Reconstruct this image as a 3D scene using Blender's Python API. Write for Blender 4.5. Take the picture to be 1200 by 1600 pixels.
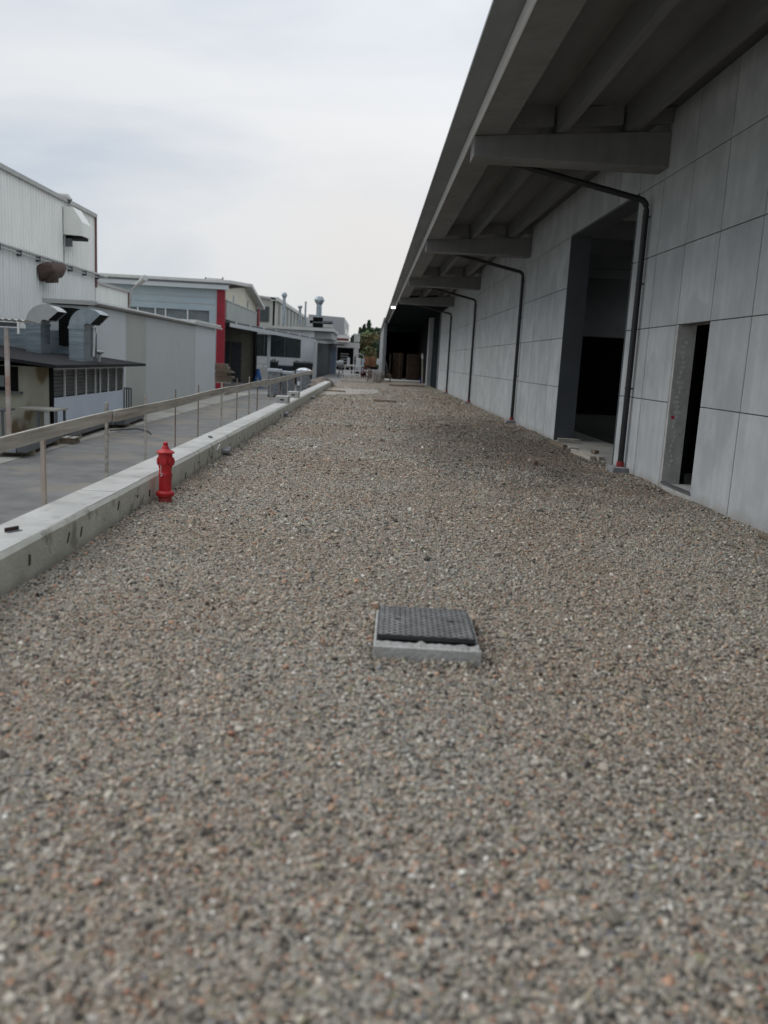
import bpy, bmesh, math, random
import numpy as np
from mathutils import Vector, Matrix, noise as mn

random.seed(7); RNG = np.random.default_rng(7)
for o in list(bpy.data.objects): bpy.data.objects.remove(o)
SC = bpy.context.scene
COL = SC.collection

# ------------------------------------------------------------------ camera
EYE = 1.65; FPX = 1320.0
def _axes():
    vx, vy, s = 580 - 600, -(563 - 800), .054
    d = np.array([vx, vy, FPX], float); d /= np.linalg.norm(d)
    w = np.array([s, 1, 0.]); w[2] = -(w[0]*vx + w[1]*vy)/FPX; w /= np.linalg.norm(w)
    f = np.array([1, 1, -1.])
    x = np.cross(d*f, w*f)*f
    return np.array([x, d, w])
AXES = _axes()
def ray(px, py): return AXES @ np.array([px - 600, -(py - 800), FPX])
def AX(px, py, x):
    r = ray(px, py); return Vector(np.array([0, 0, EYE]) + r*x/r[0])
def AY(px, py, y):
    r = ray(px, py); return Vector(np.array([0, 0, EYE]) + r*y/r[1])
def AZ(px, py, z=0.):
    r = ray(px, py); return Vector(np.array([0, 0, EYE]) + r*(z - EYE)/r[2])

cam = bpy.data.cameras.new('camera'); co = bpy.data.objects.new('camera', cam); COL.objects.link(co)
M = Matrix.Identity(4)
for i in range(3):
    M[i][0], M[i][1], M[i][2] = AXES[i, 0], AXES[i, 1], -AXES[i, 2]
M[2][3] = EYE
co.matrix_world = M
cam.sensor_fit = 'VERTICAL'; cam.sensor_height = 24; cam.lens = FPX/1600*24
cam.clip_start = .05; cam.clip_end = 3000
cam.dof.use_dof = True; cam.dof.focus_distance = 12.0
cam.dof.aperture_fstop = (cam.lens/1000)/.022
SC.camera = co

# ------------------------------------------------------------------ sky, sun, exposure
SUN_EL, SUN_AZ = math.radians(48), math.radians(-72)
w = bpy.data.worlds.new('World'); SC.world = w; w.use_nodes = True
nt = w.node_tree; nt.nodes.clear()
def N(t, **k):
    n = nt.nodes.new(t)
    for a, b in k.items(): setattr(n, a, b)
    return n
sky = N('ShaderNodeTexSky', sky_type='NISHITA', sun_disc=False, sun_elevation=SUN_EL, sun_rotation=SUN_AZ)
tc = N('ShaderNodeTexCoord')
mp = N('ShaderNodeMapping'); mp.inputs['Scale'].default_value = (1., 1., 3.2); mp.inputs['Location'].default_value = (3.1, .4, 1.7)
nz = N('ShaderNodeTexNoise'); nz.inputs['Scale'].default_value = 1.7; nz.inputs['Detail'].default_value = 7; nz.inputs['Roughness'].default_value = .52; nz.inputs['Distortion'].default_value = .6
rp = N('ShaderNodeValToRGB')
rp.color_ramp.elements[0].position = .35; rp.color_ramp.elements[0].color = (5.5, 6.25, 7.25, 1)
rp.color_ramp.elements[1].position = .66; rp.color_ramp.elements[1].color = (8.5, 8.6, 8.75, 1)
sp = N('ShaderNodeSeparateXYZ')
sq = N('ShaderNodeMath', operation='POWER'); sq.inputs[1].default_value = 1.7; sq.use_clamp = True
mr = N('ShaderNodeMapRange'); mr.inputs['From Min'].default_value = 0; mr.inputs['From Max'].default_value = 1
mr.inputs['To Min'].default_value = .89; mr.inputs['To Max'].default_value = 1.8
hz = N('ShaderNodeMix', data_type='RGBA', blend_type='MULTIPLY'); hz.inputs[0].default_value = 1
mx = N('ShaderNodeMix', data_type='RGBA'); mx.inputs[0].default_value = .93
bg = N('ShaderNodeBackground'); bg.inputs['Strength'].default_value = .1
ow = N('ShaderNodeOutputWorld')
L = nt.links.new
L(tc.outputs['Generated'], mp.inputs[0]); L(mp.outputs[0], nz.inputs['Vector']); L(nz.outputs['Fac'], rp.inputs[0])
L(tc.outputs['Generated'], sp.inputs[0]); L(sp.outputs['Z'], sq.inputs[0]); L(sq.outputs[0], mr.inputs['Value'])
L(rp.outputs[0], hz.inputs[6]); L(mr.outputs[0], hz.inputs[7])
L(sky.outputs[0], mx.inputs[6]); L(hz.outputs[2], mx.inputs[7]); last = mx.outputs[2]
for (gx, gy, pw, colr) in ((700, 120, 40, (9.4, 9.6, 9.9, 1)), (590, 410, 120, (8.0, 7.75, 7.55, 1))):
    dv = ray(gx, gy); dv = dv/np.linalg.norm(dv)
    nn = N('ShaderNodeVectorMath', operation='NORMALIZE'); L(tc.outputs['Generated'], nn.inputs[0])
    dp_ = N('ShaderNodeVectorMath', operation='DOT_PRODUCT'); L(nn.outputs[0], dp_.inputs[0]); dp_.inputs[1].default_value = tuple(dv)
    pp = N('ShaderNodeMath', operation='POWER'); pp.use_clamp = True; L(dp_.outputs['Value'], pp.inputs[0]); pp.inputs[1].default_value = pw
    pm = N('ShaderNodeMath', operation='MULTIPLY'); L(pp.outputs[0], pm.inputs[0]); L(nz.outputs['Fac'], pm.inputs[1])
    pk_ = N('ShaderNodeMath', operation='MULTIPLY'); pk_.use_clamp = True; L(pm.outputs[0], pk_.inputs[0]); pk_.inputs[1].default_value = 1.1
    gm_ = N('ShaderNodeMix', data_type='RGBA'); L(pk_.outputs[0], gm_.inputs[0]); L(last, gm_.inputs[6]); gm_.inputs[7].default_value = colr; last = gm_.outputs[2]
L(last, bg.inputs['Color']); L(bg.outputs[0], ow.inputs[0])
sl = bpy.data.lights.new('sun', 'SUN'); sl.energy = 1.45; sl.angle = math.radians(45); sl.color = (1, .97, .93)
so = bpy.data.objects.new('sun', sl); COL.objects.link(so)
sd = Vector((math.sin(SUN_AZ)*math.cos(SUN_EL), math.cos(SUN_AZ)*math.cos(SUN_EL), math.sin(SUN_EL)))
so.rotation_euler = sd.to_track_quat('Z', 'Y').to_euler(); so.location = (0, 0, 30)
SC.view_settings.view_transform = 'Standard'; SC.view_settings.look = 'None'
SC.view_settings.gamma = 1; SC.view_settings.use_curve_mapping = False
SC.view_settings.exposure = 0.0
SC.render.engine = 'CYCLES'
SC.cycles.max_bounces = 8; SC.cycles.diffuse_bounces = 4

# ------------------------------------------------------------------ materials
MATS = {}
def mat(name, c1, c2=None, rough=.8, scale=2., detail=6, metal=0., bump=0., bscale=40., streak=0., rand=0., spot=None, spotcol=None, spec=.4, stretch=(1, 1, 1), emit=None, dirt=None):
    if name in MATS: return MATS[name]
    m = bpy.data.materials.new(name); m.use_nodes = True
    t = m.node_tree; ns = t.nodes; l = t.links.new
    b = ns['Principled BSDF']
    b.inputs['Roughness'].default_value = rough; b.inputs['Metallic'].default_value = metal
    b.inputs['Specular IOR Level'].default_value = spec
    g = ns.new('ShaderNodeNewGeometry')
    pos = ns.new('ShaderNodeMapping'); pos.inputs['Scale'].default_value = stretch
    l(g.outputs['Position'], pos.inputs[0])
    c2 = c2 or tuple(v*.75 for v in c1)
    n = ns.new('ShaderNodeTexNoise'); n.inputs['Scale'].default_value = scale; n.inputs['Detail'].default_value = detail; n.inputs['Roughness'].default_value = .6
    l(pos.outputs[0], n.inputs['Vector'])
    r = ns.new('ShaderNodeValToRGB'); r.color_ramp.elements[0].position = .32; r.color_ramp.elements[1].position = .68
    r.color_ramp.elements[0].color = (*c2, 1); r.color_ramp.elements[1].color = (*c1, 1)
    l(n.outputs['Fac'], r.inputs[0]); col = r.outputs[0]
    def mul(c, f):
        x = ns.new('ShaderNodeMix'); x.data_type = 'RGBA'; x.blend_type = 'MULTIPLY'; x.inputs[0].default_value = 1
        l(c, x.inputs[6]); l(f, x.inputs[7]); return x.outputs[2]
    if streak:
        q = ns.new('ShaderNodeMapping'); q.inputs['Scale'].default_value = (7, 7, .35); l(g.outputs['Position'], q.inputs[0])
        n2 = ns.new('ShaderNodeTexNoise'); n2.inputs['Scale'].default_value = 1.; n2.inputs['Detail'].default_value = 5
        l(q.outputs[0], n2.inputs['Vector'])
        mrr = ns.new('ShaderNodeMapRange'); mrr.inputs['From Min'].default_value = .3; mrr.inputs['From Max'].default_value = .7
        mrr.inputs['To Min'].default_value = 1 - streak; mrr.inputs['To Max'].default_value = 1 + streak*.4
        l(n2.outputs['Fac'], mrr.inputs[0]); col = mul(col, mrr.outputs[0])
    if rand:
        oi = ns.new('ShaderNodeObjectInfo'); mr2 = ns.new('ShaderNodeMapRange')
        mr2.inputs['To Min'].default_value = 1 - rand; mr2.inputs['To Max'].default_value = 1 + rand
        l(oi.outputs['Random'], mr2.inputs[0]); col = mul(col, mr2.outputs[0])
    if spot:
        n3 = ns.new('ShaderNodeTexNoise'); n3.inputs['Scale'].default_value = spot[0]; n3.inputs['Detail'].default_value = 4
        l(pos.outputs[0], n3.inputs['Vector'])
        r3 = ns.new('ShaderNodeMapRange'); r3.inputs['From Min'].default_value = spot[1]; r3.inputs['From Max'].default_value = spot[1] + .06
        r3.inputs['To Max'].default_value = spot[2]
        l(n3.outputs['Fac'], r3.inputs[0])
        x = ns.new('ShaderNodeMix'); x.data_type = 'RGBA'; x.inputs[7].default_value = (*spotcol, 1)
        l(r3.outputs[0], x.inputs[0]); l(col, x.inputs[6]); col = x.outputs[2]
    if dirt:                                      # splash dirt: (z low, z high, colour, amount)
        sx = ns.new('ShaderNodeSeparateXYZ'); l(g.outputs['Position'], sx.inputs[0])
        nd = ns.new('ShaderNodeTexNoise'); nd.inputs['Scale'].default_value = 3.; nd.inputs['Detail'].default_value = 6; l(g.outputs['Position'], nd.inputs['Vector'])
        ma = ns.new('ShaderNodeMath'); ma.operation = 'MULTIPLY_ADD'; l(nd.outputs['Fac'], ma.inputs[0]); ma.inputs[1].default_value = (dirt[1] - dirt[0])*1.6; l(sx.outputs['Z'], ma.inputs[2])
        m8 = ns.new('ShaderNodeMapRange'); m8.inputs['From Min'].default_value = dirt[0] + (dirt[1] - dirt[0])*.8; m8.inputs['From Max'].default_value = dirt[1] + (dirt[1] - dirt[0])*.8; m8.inputs['To Min'].default_value = dirt[3]; m8.inputs['To Max'].default_value = 0
        l(ma.outputs[0], m8.inputs[0])
        x = ns.new('ShaderNodeMix'); x.data_type = 'RGBA'; x.inputs[7].default_value = (*dirt[2], 1)
        l(m8.outputs[0], x.inputs[0]); l(col, x.inputs[6]); col = x.outputs[2]
    l(col, b.inputs['Base Color'])
    if bump:
        nb = ns.new('ShaderNodeTexNoise'); nb.inputs['Scale'].default_value = bscale; nb.inputs['Detail'].default_value = 5
        l(pos.outputs[0], nb.inputs['Vector'])
        bu = ns.new('ShaderNodeBump'); bu.inputs['Strength'].default_value = bump; bu.inputs['Distance'].default_value = .02
        l(nb.outputs['Fac'], bu.inputs['Height']); l(bu.outputs[0], b.inputs['Normal'])
    if emit:
        b.inputs['Emission Color'].default_value = (*emit[0], 1); b.inputs['Emission Strength'].default_value = emit[1]
    MATS[name] = m; return m

PANEL = mat('panel_concrete', (.49, .51, .52), (.385, .405, .415), .85, 1.6, bump=.25, bscale=60, streak=.11, rand=.06, spot=(.9, .56, .5), spotcol=(.33, .35, .36), dirt=(0., .16, (.26, .24, .21), .6))
JOINT = mat('joint_backing', (.2, .2, .2), rough=.9)
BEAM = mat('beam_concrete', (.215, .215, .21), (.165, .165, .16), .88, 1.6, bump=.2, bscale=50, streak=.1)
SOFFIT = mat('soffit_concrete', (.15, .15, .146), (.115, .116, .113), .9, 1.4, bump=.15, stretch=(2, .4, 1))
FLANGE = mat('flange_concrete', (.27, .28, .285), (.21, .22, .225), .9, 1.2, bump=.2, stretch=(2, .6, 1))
KERB = mat('kerb_concrete', (.58, .58, .53), (.44, .44, .38), .9, 2.2, bump=.5, bscale=30, spot=(3.2, .6, .7), spotcol=(.2, .195, .165), dirt=(-.02, .09, (.24, .22, .18), .75))
KERBTOP = mat('kerb_top_screed', (.51, .505, .485), (.38, .375, .355), .9, 2.5, bump=.3, bscale=50, spot=(6, .6, .45), spotcol=(.27, .26, .235))
CONC = mat('plain_concrete', (.50, .50, .48), (.36, .355, .34), .9, 6, bump=.7, bscale=45, spot=(14, .66, .6), spotcol=(.24, .22, .2), dirt=(0., .03, (.28, .25, .21), .5))
FLOOR = mat('inner_floor', (.34, .33, .31), (.25, .245, .23), .8, 1.5)
FLOOR_SHADE = mat('inner_floor_shade', (.07, .07, .066), (.05, .05, .047), .9, 1.5, spec=.1)  # shade deeper in the hall, put into the floor colour
PIPE = mat('black_pvc', (.02, .02, .022), (.015, .015, .016), .45)
REDP = mat('red_plastic', (.36, .03, .03), (.22, .02, .02), .5)
DGREY = mat('dark_grey_paint', (.09, .10, .11), (.07, .078, .085), .6)
BLACKISH = mat('black_and_shade', (.012, .012, .012), rough=1., spec=.05)  # for black parts, and as painted shade in doorway and bay
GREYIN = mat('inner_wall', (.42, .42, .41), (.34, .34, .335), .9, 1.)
ASPH = mat('asphalt', (.19, .186, .178), (.125, .122, .116), .9, 1.6, bump=.3, bscale=120, spot=(.45, .53, .6), spotcol=(.235, .205, .16))
STRIP = mat('concrete_strip', (.40, .39, .35), (.27, .255, .22), .9, 1.1, bump=.3, spot=(.5, .58, .6), spotcol=(.2, .17, .12))
CLAD = mat('white_cladding', (.88, .88, .84), (.83, .83, .79), .5, .5, streak=.08)
CLADLOW = mat('grey_cladding', (.80, .81, .79), (.75, .76, .74), .5, .5, streak=.08)
CAP = mat('cap_flashing', (.45, .45, .43), (.36, .36, .34), .5)
BROWN = mat('brown_trim', (.16, .07, .06), (.12, .05, .045), .6)
RUST = mat('rusty_duct', (.10, .062, .05), (.035, .025, .022), .7, 6)
HOOD = mat('cream_hood', (.8, .81, .76), (.74, .75, .7), .5, 1)
GALV = mat('galvanised', (.36, .41, .44), (.22, .26, .29), .4, 3.5, metal=.75, spec=.5)
GALV_RISER = mat('galvanised_riser', (.36, .42, .46), (.2, .25, .28), .38, 2, metal=.8, stretch=(.6, .6, 7))
DUCTMATT = mat('matt_duct', (.50, .51, .50), (.42, .43, .42), .6, 2, metal=.2)
DARKIN = mat('duct_inside', (.01, .01, .01), rough=.9)
TARP = mat('roof_felt', (.016, .016, .018), (.01, .01, .011), 1., 4, bump=.2)
YWALL = mat('stained_render', (.36, .355, .30), (.26, .25, .19), .9, 1.2, spot=(.95, .56, .8), spotcol=(.10, .06, .02), stretch=(1, 1, .45))
PALEW = mat('pale_blue_panel', (.52, .57, .64), (.46, .51, .58), .6, 1)
LOUV = mat('window_louvre', (.075, .085, .085), (.045, .05, .05), .4, 3)
WFRAME = mat('white_frame', (.72, .72, .7), (.62, .62, .6), .5)
GREYBOX = mat('grey_panel_a', (.43, .45, .45), (.40, .42, .42), .7, .6, spot=(.8, .66, .25), spotcol=(.28, .29, .28))
GREYBOX2 = mat('grey_panel_b', (.37, .38, .355), (.34, .35, .325), .7, .6)
GREYBOX3 = mat('grey_panel_c', (.50, .53, .54), (.47, .50, .51), .65, .6)
BLUEG = mat('blue_grey_cladding', (.36, .43, .46), (.31, .38, .41), .6, .5)
RED = mat('red_column', (.33, .018, .038), (.24, .014, .026), .5, 1.5)
YEL = mat('cream_gable', (.68, .66, .54), (.6, .58, .46), .8, .8)
GREENG = mat('green_grey_panel', (.40, .43, .40), (.35, .38, .35), .7, .8)
ROOFW = mat('light_roof', (.62, .62, .59), (.5, .5, .47), .6, 1)
GLASSD = mat('dark_glass', (.03, .045, .045), (.015, .022, .022), .12, 2, spec=.5)
GLASSG = mat('grey_glass', (.17, .20, .21), (.11, .13, .14), .25, 1.5)
WHITE = mat('white_wall', (.62, .64, .66), (.54, .56, .58), .7, .7)
WOOD = mat('old_timber', (.50, .47, .42), (.26, .24, .205), .85, 3, bump=.5, rand=.16, stretch=(5, .35, 9), spot=(2.5, .62, .5), spotcol=(.2, .13, .08))
WOODD = mat('dark_timber', (.27, .22, .16), (.13, .105, .08), .9, 4, rand=.3, stretch=(3, 1, 5))
STEEL = mat('dark_steel', (.12, .13, .14), (.08, .085, .09), .5, 3)
REBAR = mat('rusted_stake', (.24, .2, .17), (.16, .12, .1), .8, 6)
HYD = mat('hydrant_red', (.50, .018, .022), (.36, .014, .018), .5, 9, spot=(24, .70, .7), spotcol=(.3, .12, .1), dirt=(0., .08, (.3, .2, .15), .5))
IRON = mat('cast_iron', (.055, .058, .06), (.035, .036, .038), .55, 6, metal=.4, bump=.2)
CHAIN = mat('chain_white', (.7, .7, .68), rough=.5)
WRAP = mat('stretch_wrap', (.27, .29, .31), (.07, .08, .09), .35, 6, bump=.6, bscale=9, stretch=(1, 1, 2.5))
SHEET = mat('white_sheet', (.72, .74, .76), (.6, .62, .64), .5, 4, bump=.5, bscale=8)
BLUE = mat('blue_tarp', (.03, .13, .36), (.015, .07, .22), .5, 3, bump=.6, bscale=8)
BLACKBAG = mat('black_plastic', (.02, .02, .025), (.012, .012, .015), .5)
BLUESH = mat('blue_grey_sheet', (.2, .25, .36), (.15, .195, .29), .6, 2)
CORRD = mat('dark_corrugated', (.085, .10, .105), (.06, .07, .075), .6, 2)
ORANGE = mat('orange_container', (.34, .15, .08), (.18, .08, .045), .7, 3)
DRED = mat('dark_red_steel', (.16, .03, .03), (.09, .02, .02), .6, 3)
CRATE = mat('brown_crate', (.10, .065, .042), (.04, .026, .018), .9, 5, rand=.35)
LEAF = mat('leaf_mixed', (.10, .125, .045), (.055, .08, .032), .8, .25, rand=.15)
LEAFD = mat('leaf_dark', (.055, .09, .045), (.03, .055, .032), .85, .3, rand=.15)
LEAFR = mat('leaf_autumn', (.13, .105, .045), (.08, .085, .035), .8, .3)
BARK = mat('bark', (.12, .09, .07), rough=.9)
MAGENTA = mat('marking_spray', (.6, .05, .1), rough=.8)
TAPE = mat('plaster_smear', (.62, .62, .6), (.5, .5, .48), .8, 9)
LAMPM = mat('lamp_glow', (.9, .9, .9), emit=((1, .97, .9), 2.5))
PAVER = mat('concrete_paver', (.30, .30, .31), (.2, .2, .21), .85, 8, bump=.3)

# ------------------------------------------------------------------ mesh helpers
OFF = {}
class MB:
    def __init__(s): s.v = []; s.f = []
    def add(s, vs, fs):
        k = len(s.v); s.v += [tuple(v) for v in vs]; s.f += [tuple(i + k for i in f) for f in fs]; return s
    def box(s, x0, x1, y0, y1, z0, z1):
        if x0 > x1: x0, x1 = x1, x0
        if y0 > y1: y0, y1 = y1, y0
        if z0 > z1: z0, z1 = z1, z0
        return s.add([(x0, y0, z0), (x1, y0, z0), (x1, y1, z0), (x0, y1, z0), (x0, y0, z1), (x1, y0, z1), (x1, y1, z1), (x0, y1, z1)],
                     [(0, 3, 2, 1), (4, 5, 6, 7), (0, 1, 5, 4), (1, 2, 6, 5), (2, 3, 7, 6), (3, 0, 4, 7)])
    def obox(s, c, size, rz=0, rx=0, ry=0):
        R = Matrix.Rotation(rz, 3, 'Z') @ Matrix.Rotation(rx, 3, 'X') @ Matrix.Rotation(ry, 3, 'Y'); c = Vector(c)
        vs = [c + R @ Vector((a*size[0]/2, b*size[1]/2, d*size[2]/2)) for d in (-1, 1) for a, b in ((-1, -1), (1, -1), (1, 1), (-1, 1))]
        return s.add(vs, [(0, 3, 2, 1), (4, 5, 6, 7), (0, 1, 5, 4), (1, 2, 6, 5), (2, 3, 7, 6), (3, 0, 4, 7)])
    def prism(s, poly, vec):                      # polygon (3D points) extruded along vec
        n = len(poly); vec = Vector(vec)
        a = [Vector(p) for p in poly]; b = [p + vec for p in a]
        return s.add(a + b, [tuple(range(n))[::-1], tuple(range(n, 2*n))] + [(i, (i + 1) % n, n + (i + 1) % n, n + i) for i in range(n)])
    def tube(s, path, r, n=10, cap=True):
        path = [Vector(p) for p in path]; rings = []
        rr = r if isinstance(r, (list, tuple)) else [r]*len(path)
        ref = Vector((0, 0, 1))
        for i, p in enumerate(path):
            t = (path[min(i + 1, len(path) - 1)] - path[max(i - 1, 0)]).normalized()
            u = t.cross(ref)
            if u.length < .05: u = t.cross(Vector((0, 1, 0)))
            u.normalize(); v = t.cross(u)
            rings.append([p + (u*math.cos(a) + v*math.sin(a))*rr[i] for a in [2*math.pi*k/n for k in range(n)]])
        vs = [q for g in rings for q in g]; fs = []
        for i in range(len(path) - 1):
            for k in range(n): fs.append((i*n + k, i*n + (k + 1) % n, (i + 1)*n + (k + 1) % n, (i + 1)*n + k))
        if cap: fs += [tuple(range(n))[::-1], tuple(range((len(path) - 1)*n, len(path)*n))]
        return s.add(vs, fs)
    def lathe(s, c, prof, n=24):                  # prof: (radius, z)
        vs = []; fs = []
        for r, z in prof:
            for k in range(n):
                a = 2*math.pi*k/n; vs.append((c[0] + r*math.cos(a), c[1] + r*math.sin(a), c[2] + z))
        for i in range(len(prof) - 1):
            for k in range(n): fs.append((i*n + k, i*n + (k + 1) % n, (i + 1)*n + (k + 1) % n, (i + 1)*n + k))
        fs += [tuple(range(n))[::-1], tuple(range((len(prof) - 1)*n, len(prof)*n))]
        return s.add(vs, fs)
    def build(s, name, m, parent=None, smooth=False, bevel=0., base=None):
        me = bpy.data.meshes.new(name)
        if parent is not None: off = OFF[parent]
        else:
            a = np.array(s.v); lo, hi = a.min(0), a.max(0)
            off = Vector(base) if base else Vector(((lo[0] + hi[0])/2, (lo[1] + hi[1])/2, lo[2]))
        me.from_pydata([tuple(Vector(v) - off) for v in s.v], [], s.f); me.update()
        bm = bmesh.new(); bm.from_mesh(me); bmesh.ops.recalc_face_normals(bm, faces=bm.faces); bm.to_mesh(me); bm.free()
        me.materials.append(m)
        if smooth:
            me.polygons.foreach_set('use_smooth', [True]*len(me.polygons))
            try: me.set_sharp_from_angle(angle=math.radians(40))
            except Exception: pass
        o = bpy.data.objects.new(name, me); COL.objects.link(o)
        if parent is not None: o.parent = parent
        else: o.location = off
        OFF[o] = off
        if bevel:
            b = o.modifiers.new('bevel', 'BEVEL'); b.width = bevel; b.segments = 2; b.limit_method = 'ANGLE'
        return o
def B(*a): return MB().box(*a)
def tag(o, label=None, cat=None, group=None, kind=None):
    if label: o['label'] = label
    if cat: o['category'] = cat
    if group: o['group'] = group
    if kind: o['kind'] = kind
    return o
def thing(name, loc, label, cat, group=None):
    o = bpy.data.objects.new(name, None); COL.objects.link(o); o.location = loc; o.empty_display_size = .1
    OFF[o] = Vector(loc); return tag(o, label, cat, group)
def kids(o): return [c for c in bpy.data.objects if c.parent == o]
def copy_tree(o, parent=None):
    c = o.copy(); COL.objects.link(c)
    if parent is not None: c.parent = parent
    for ch in kids(o): copy_tree(ch, c)
    return c
def share(src, name, loc, parent):               # another piece with the same mesh
    o = bpy.data.objects.new(name, src.data); COL.objects.link(o); o.parent = parent; o.location = loc; OFF[o] = OFF[parent]
    return o

ROAD = -.9
# ------------------------------------------------------------------ ground
def gh(x, y):
    h = .018*mn.noise(Vector((x*.55, y*.4, 0))) + .008*mn.noise(Vector((x*1.9, y*1.6, 4)))
    h += .035*max(0, 1 - (x + 2.3)/.35)*(.5 + mn.noise(Vector((y*.9, 2, 0))))          # a little banked up at the kerb
    h += .03*max(0, 1 - (4.4 - x)/.4)*(.5 + mn.noise(Vector((y*.8, 9, 0))))
    return h
tag(B(-600, 600, -60, 1500, -1.4, -1.0).build('ground', mat('far_ground', (.12, .12, .1), (.07, .08, .05), .95, .05)), kind='structure')
tag(B(-9.4, -2.72, -12, 100, -.99, ROAD).build('road', ASPH), kind='structure')
tag(B(-40, -7.66, -12, 56, -.985, ROAD + .012).build('concrete_apron', STRIP), kind='structure')
tag(B(-40, -2.0, 56.02, 100, -.985, ROAD + .014).build('yard_paving', mat('yard_concrete', (.26, .26, .25), (.19, .19, .18), .9, .8)), kind='structure')
FY = mat('far_yard_paving', (.22, .21, .2), (.15, .145, .14), .9, .4)
tag(B(-2.6, 4.38, 50.6, 60.9, -1.2, -.06).build('earth_bank', FY), kind='structure')
tag(B(-30, 40, 100.02, 260, -1.2, -.034).build('rear_yard', FY), kind='structure')
tag(B(-4.45, 40, 61, 100, -1.2, -.03).build('far_yard', mat('far_yard_paving', (.22, .21, .2), (.15, .145, .14), .9, .4)), kind='structure')

GM = bpy.data.materials.new('gravel_bed'); GM.use_nodes = True
t = GM.node_tree; ns = t.nodes; l = t.links.new; b = ns['Principled BSDF']; b.inputs['Roughness'].default_value = .95; b.inputs['Specular IOR Level'].default_value = .2
g = ns.new('ShaderNodeNewGeometry'); vo = ns.new('ShaderNodeTexVoronoi'); vo.inputs['Scale'].default_value = 34; l(g.outputs['Position'], vo.inputs['Vector'])
wn = ns.new('ShaderNodeTexWhiteNoise'); wn.noise_dimensions = '3D'; l(vo.outputs['Position'], wn.inputs[0])
STONE_RAMP = [(0, (.075, .07, .065)), (.11, (.17, .158, .135)), (.2, (.265, .25, .22)), (.38, (.34, .315, .275)), (.55, (.30, .29, .265)), (.68, (.42, .40, .355)),
              (.78, (.36, .295, .235)), (.86, (.30, .20, .15)), (.90, (.25, .235, .165)), (.945, (.40, .25, .18)), (.965, (.31, .17, .13)), (.975, (.62, .61, .585)), (.988, (.20, .205, .225))]
def ramp_into(ns, k=1.):
    r = ns.new('ShaderNodeValToRGB'); r.color_ramp.interpolation = 'CONSTANT'
    e = r.color_ramp.elements
    for i, (p, c) in enumerate(STONE_RAMP):
        q = e[i] if i < 2 else e.new(p)
        q.position = p; q.color = (*[v*k for v in c], 1)
    return r
def big_tint(ns, l, col, g):
    n = ns.new('ShaderNodeTexNoise'); n.inputs['Scale'].default_value = .42; n.inputs['Detail'].default_value = 5; l(g.outputs['Position'], n.inputs['Vector'])
    r = ns.new('ShaderNodeValToRGB'); r.color_ramp.elements[0].position = .36; r.color_ramp.elements[1].position = .62
    r.color_ramp.elements[0].color = (.97, .90, .83, 1); r.color_ramp.elements[1].color = (1.04, 1.04, 1.01, 1)
    l(n.outputs['Fac'], r.inputs[0])
    x = ns.new('ShaderNodeMix'); x.data_type = 'RGBA'; x.blend_type = 'MULTIPLY'; x.inputs[0].default_value = 1
    l(col, x.inputs[6]); l(r.outputs[0], x.inputs[7])
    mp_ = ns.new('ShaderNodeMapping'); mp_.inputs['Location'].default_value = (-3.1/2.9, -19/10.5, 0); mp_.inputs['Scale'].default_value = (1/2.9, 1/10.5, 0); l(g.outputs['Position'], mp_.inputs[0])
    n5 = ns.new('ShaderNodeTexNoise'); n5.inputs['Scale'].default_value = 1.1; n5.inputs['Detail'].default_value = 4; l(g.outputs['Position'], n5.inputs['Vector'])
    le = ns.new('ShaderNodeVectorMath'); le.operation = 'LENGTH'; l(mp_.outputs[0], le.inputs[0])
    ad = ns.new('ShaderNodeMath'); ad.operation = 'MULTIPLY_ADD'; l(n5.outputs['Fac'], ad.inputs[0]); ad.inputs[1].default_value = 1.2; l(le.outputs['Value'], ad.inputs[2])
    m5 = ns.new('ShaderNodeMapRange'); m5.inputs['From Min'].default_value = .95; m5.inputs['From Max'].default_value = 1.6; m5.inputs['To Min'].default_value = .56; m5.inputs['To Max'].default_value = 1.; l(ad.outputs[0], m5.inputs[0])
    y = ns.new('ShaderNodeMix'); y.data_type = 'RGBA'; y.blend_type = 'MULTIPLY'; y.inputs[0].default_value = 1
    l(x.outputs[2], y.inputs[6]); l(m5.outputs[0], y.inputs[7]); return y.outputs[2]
rr = ramp_into(ns, .84); l(wn.outputs['Value'], rr.inputs[0])
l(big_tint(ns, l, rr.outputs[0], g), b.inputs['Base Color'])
bu = ns.new('ShaderNodeBump'); bu.inputs['Strength'].default_value = .9; bu.inputs['Distance'].default_value = .02; bu.invert = True
l(vo.outputs['Distance'], bu.inputs['Height']); l(bu.outputs[0], b.inputs['Normal'])
gx0, gx1 = -2.31, 4.42
ys = list(np.arange(-8, 30, .15)) + list(np.arange(30, 80.5, .5)); xs = list(np.linspace(gx0, gx1, 46))
vs = [(x, y, gh(x, y)) for y in ys for x in xs]; nx = len(xs)
fs = [(j*nx + i, j*nx + i + 1, (j + 1)*nx + i + 1, (j + 1)*nx + i) for j in range(len(ys) - 1) for i in range(nx - 1)]
tag(MB().add(vs, fs).build('gravel_ground', GM, smooth=True, base=(0, 0, 0)), kind='structure')

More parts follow.
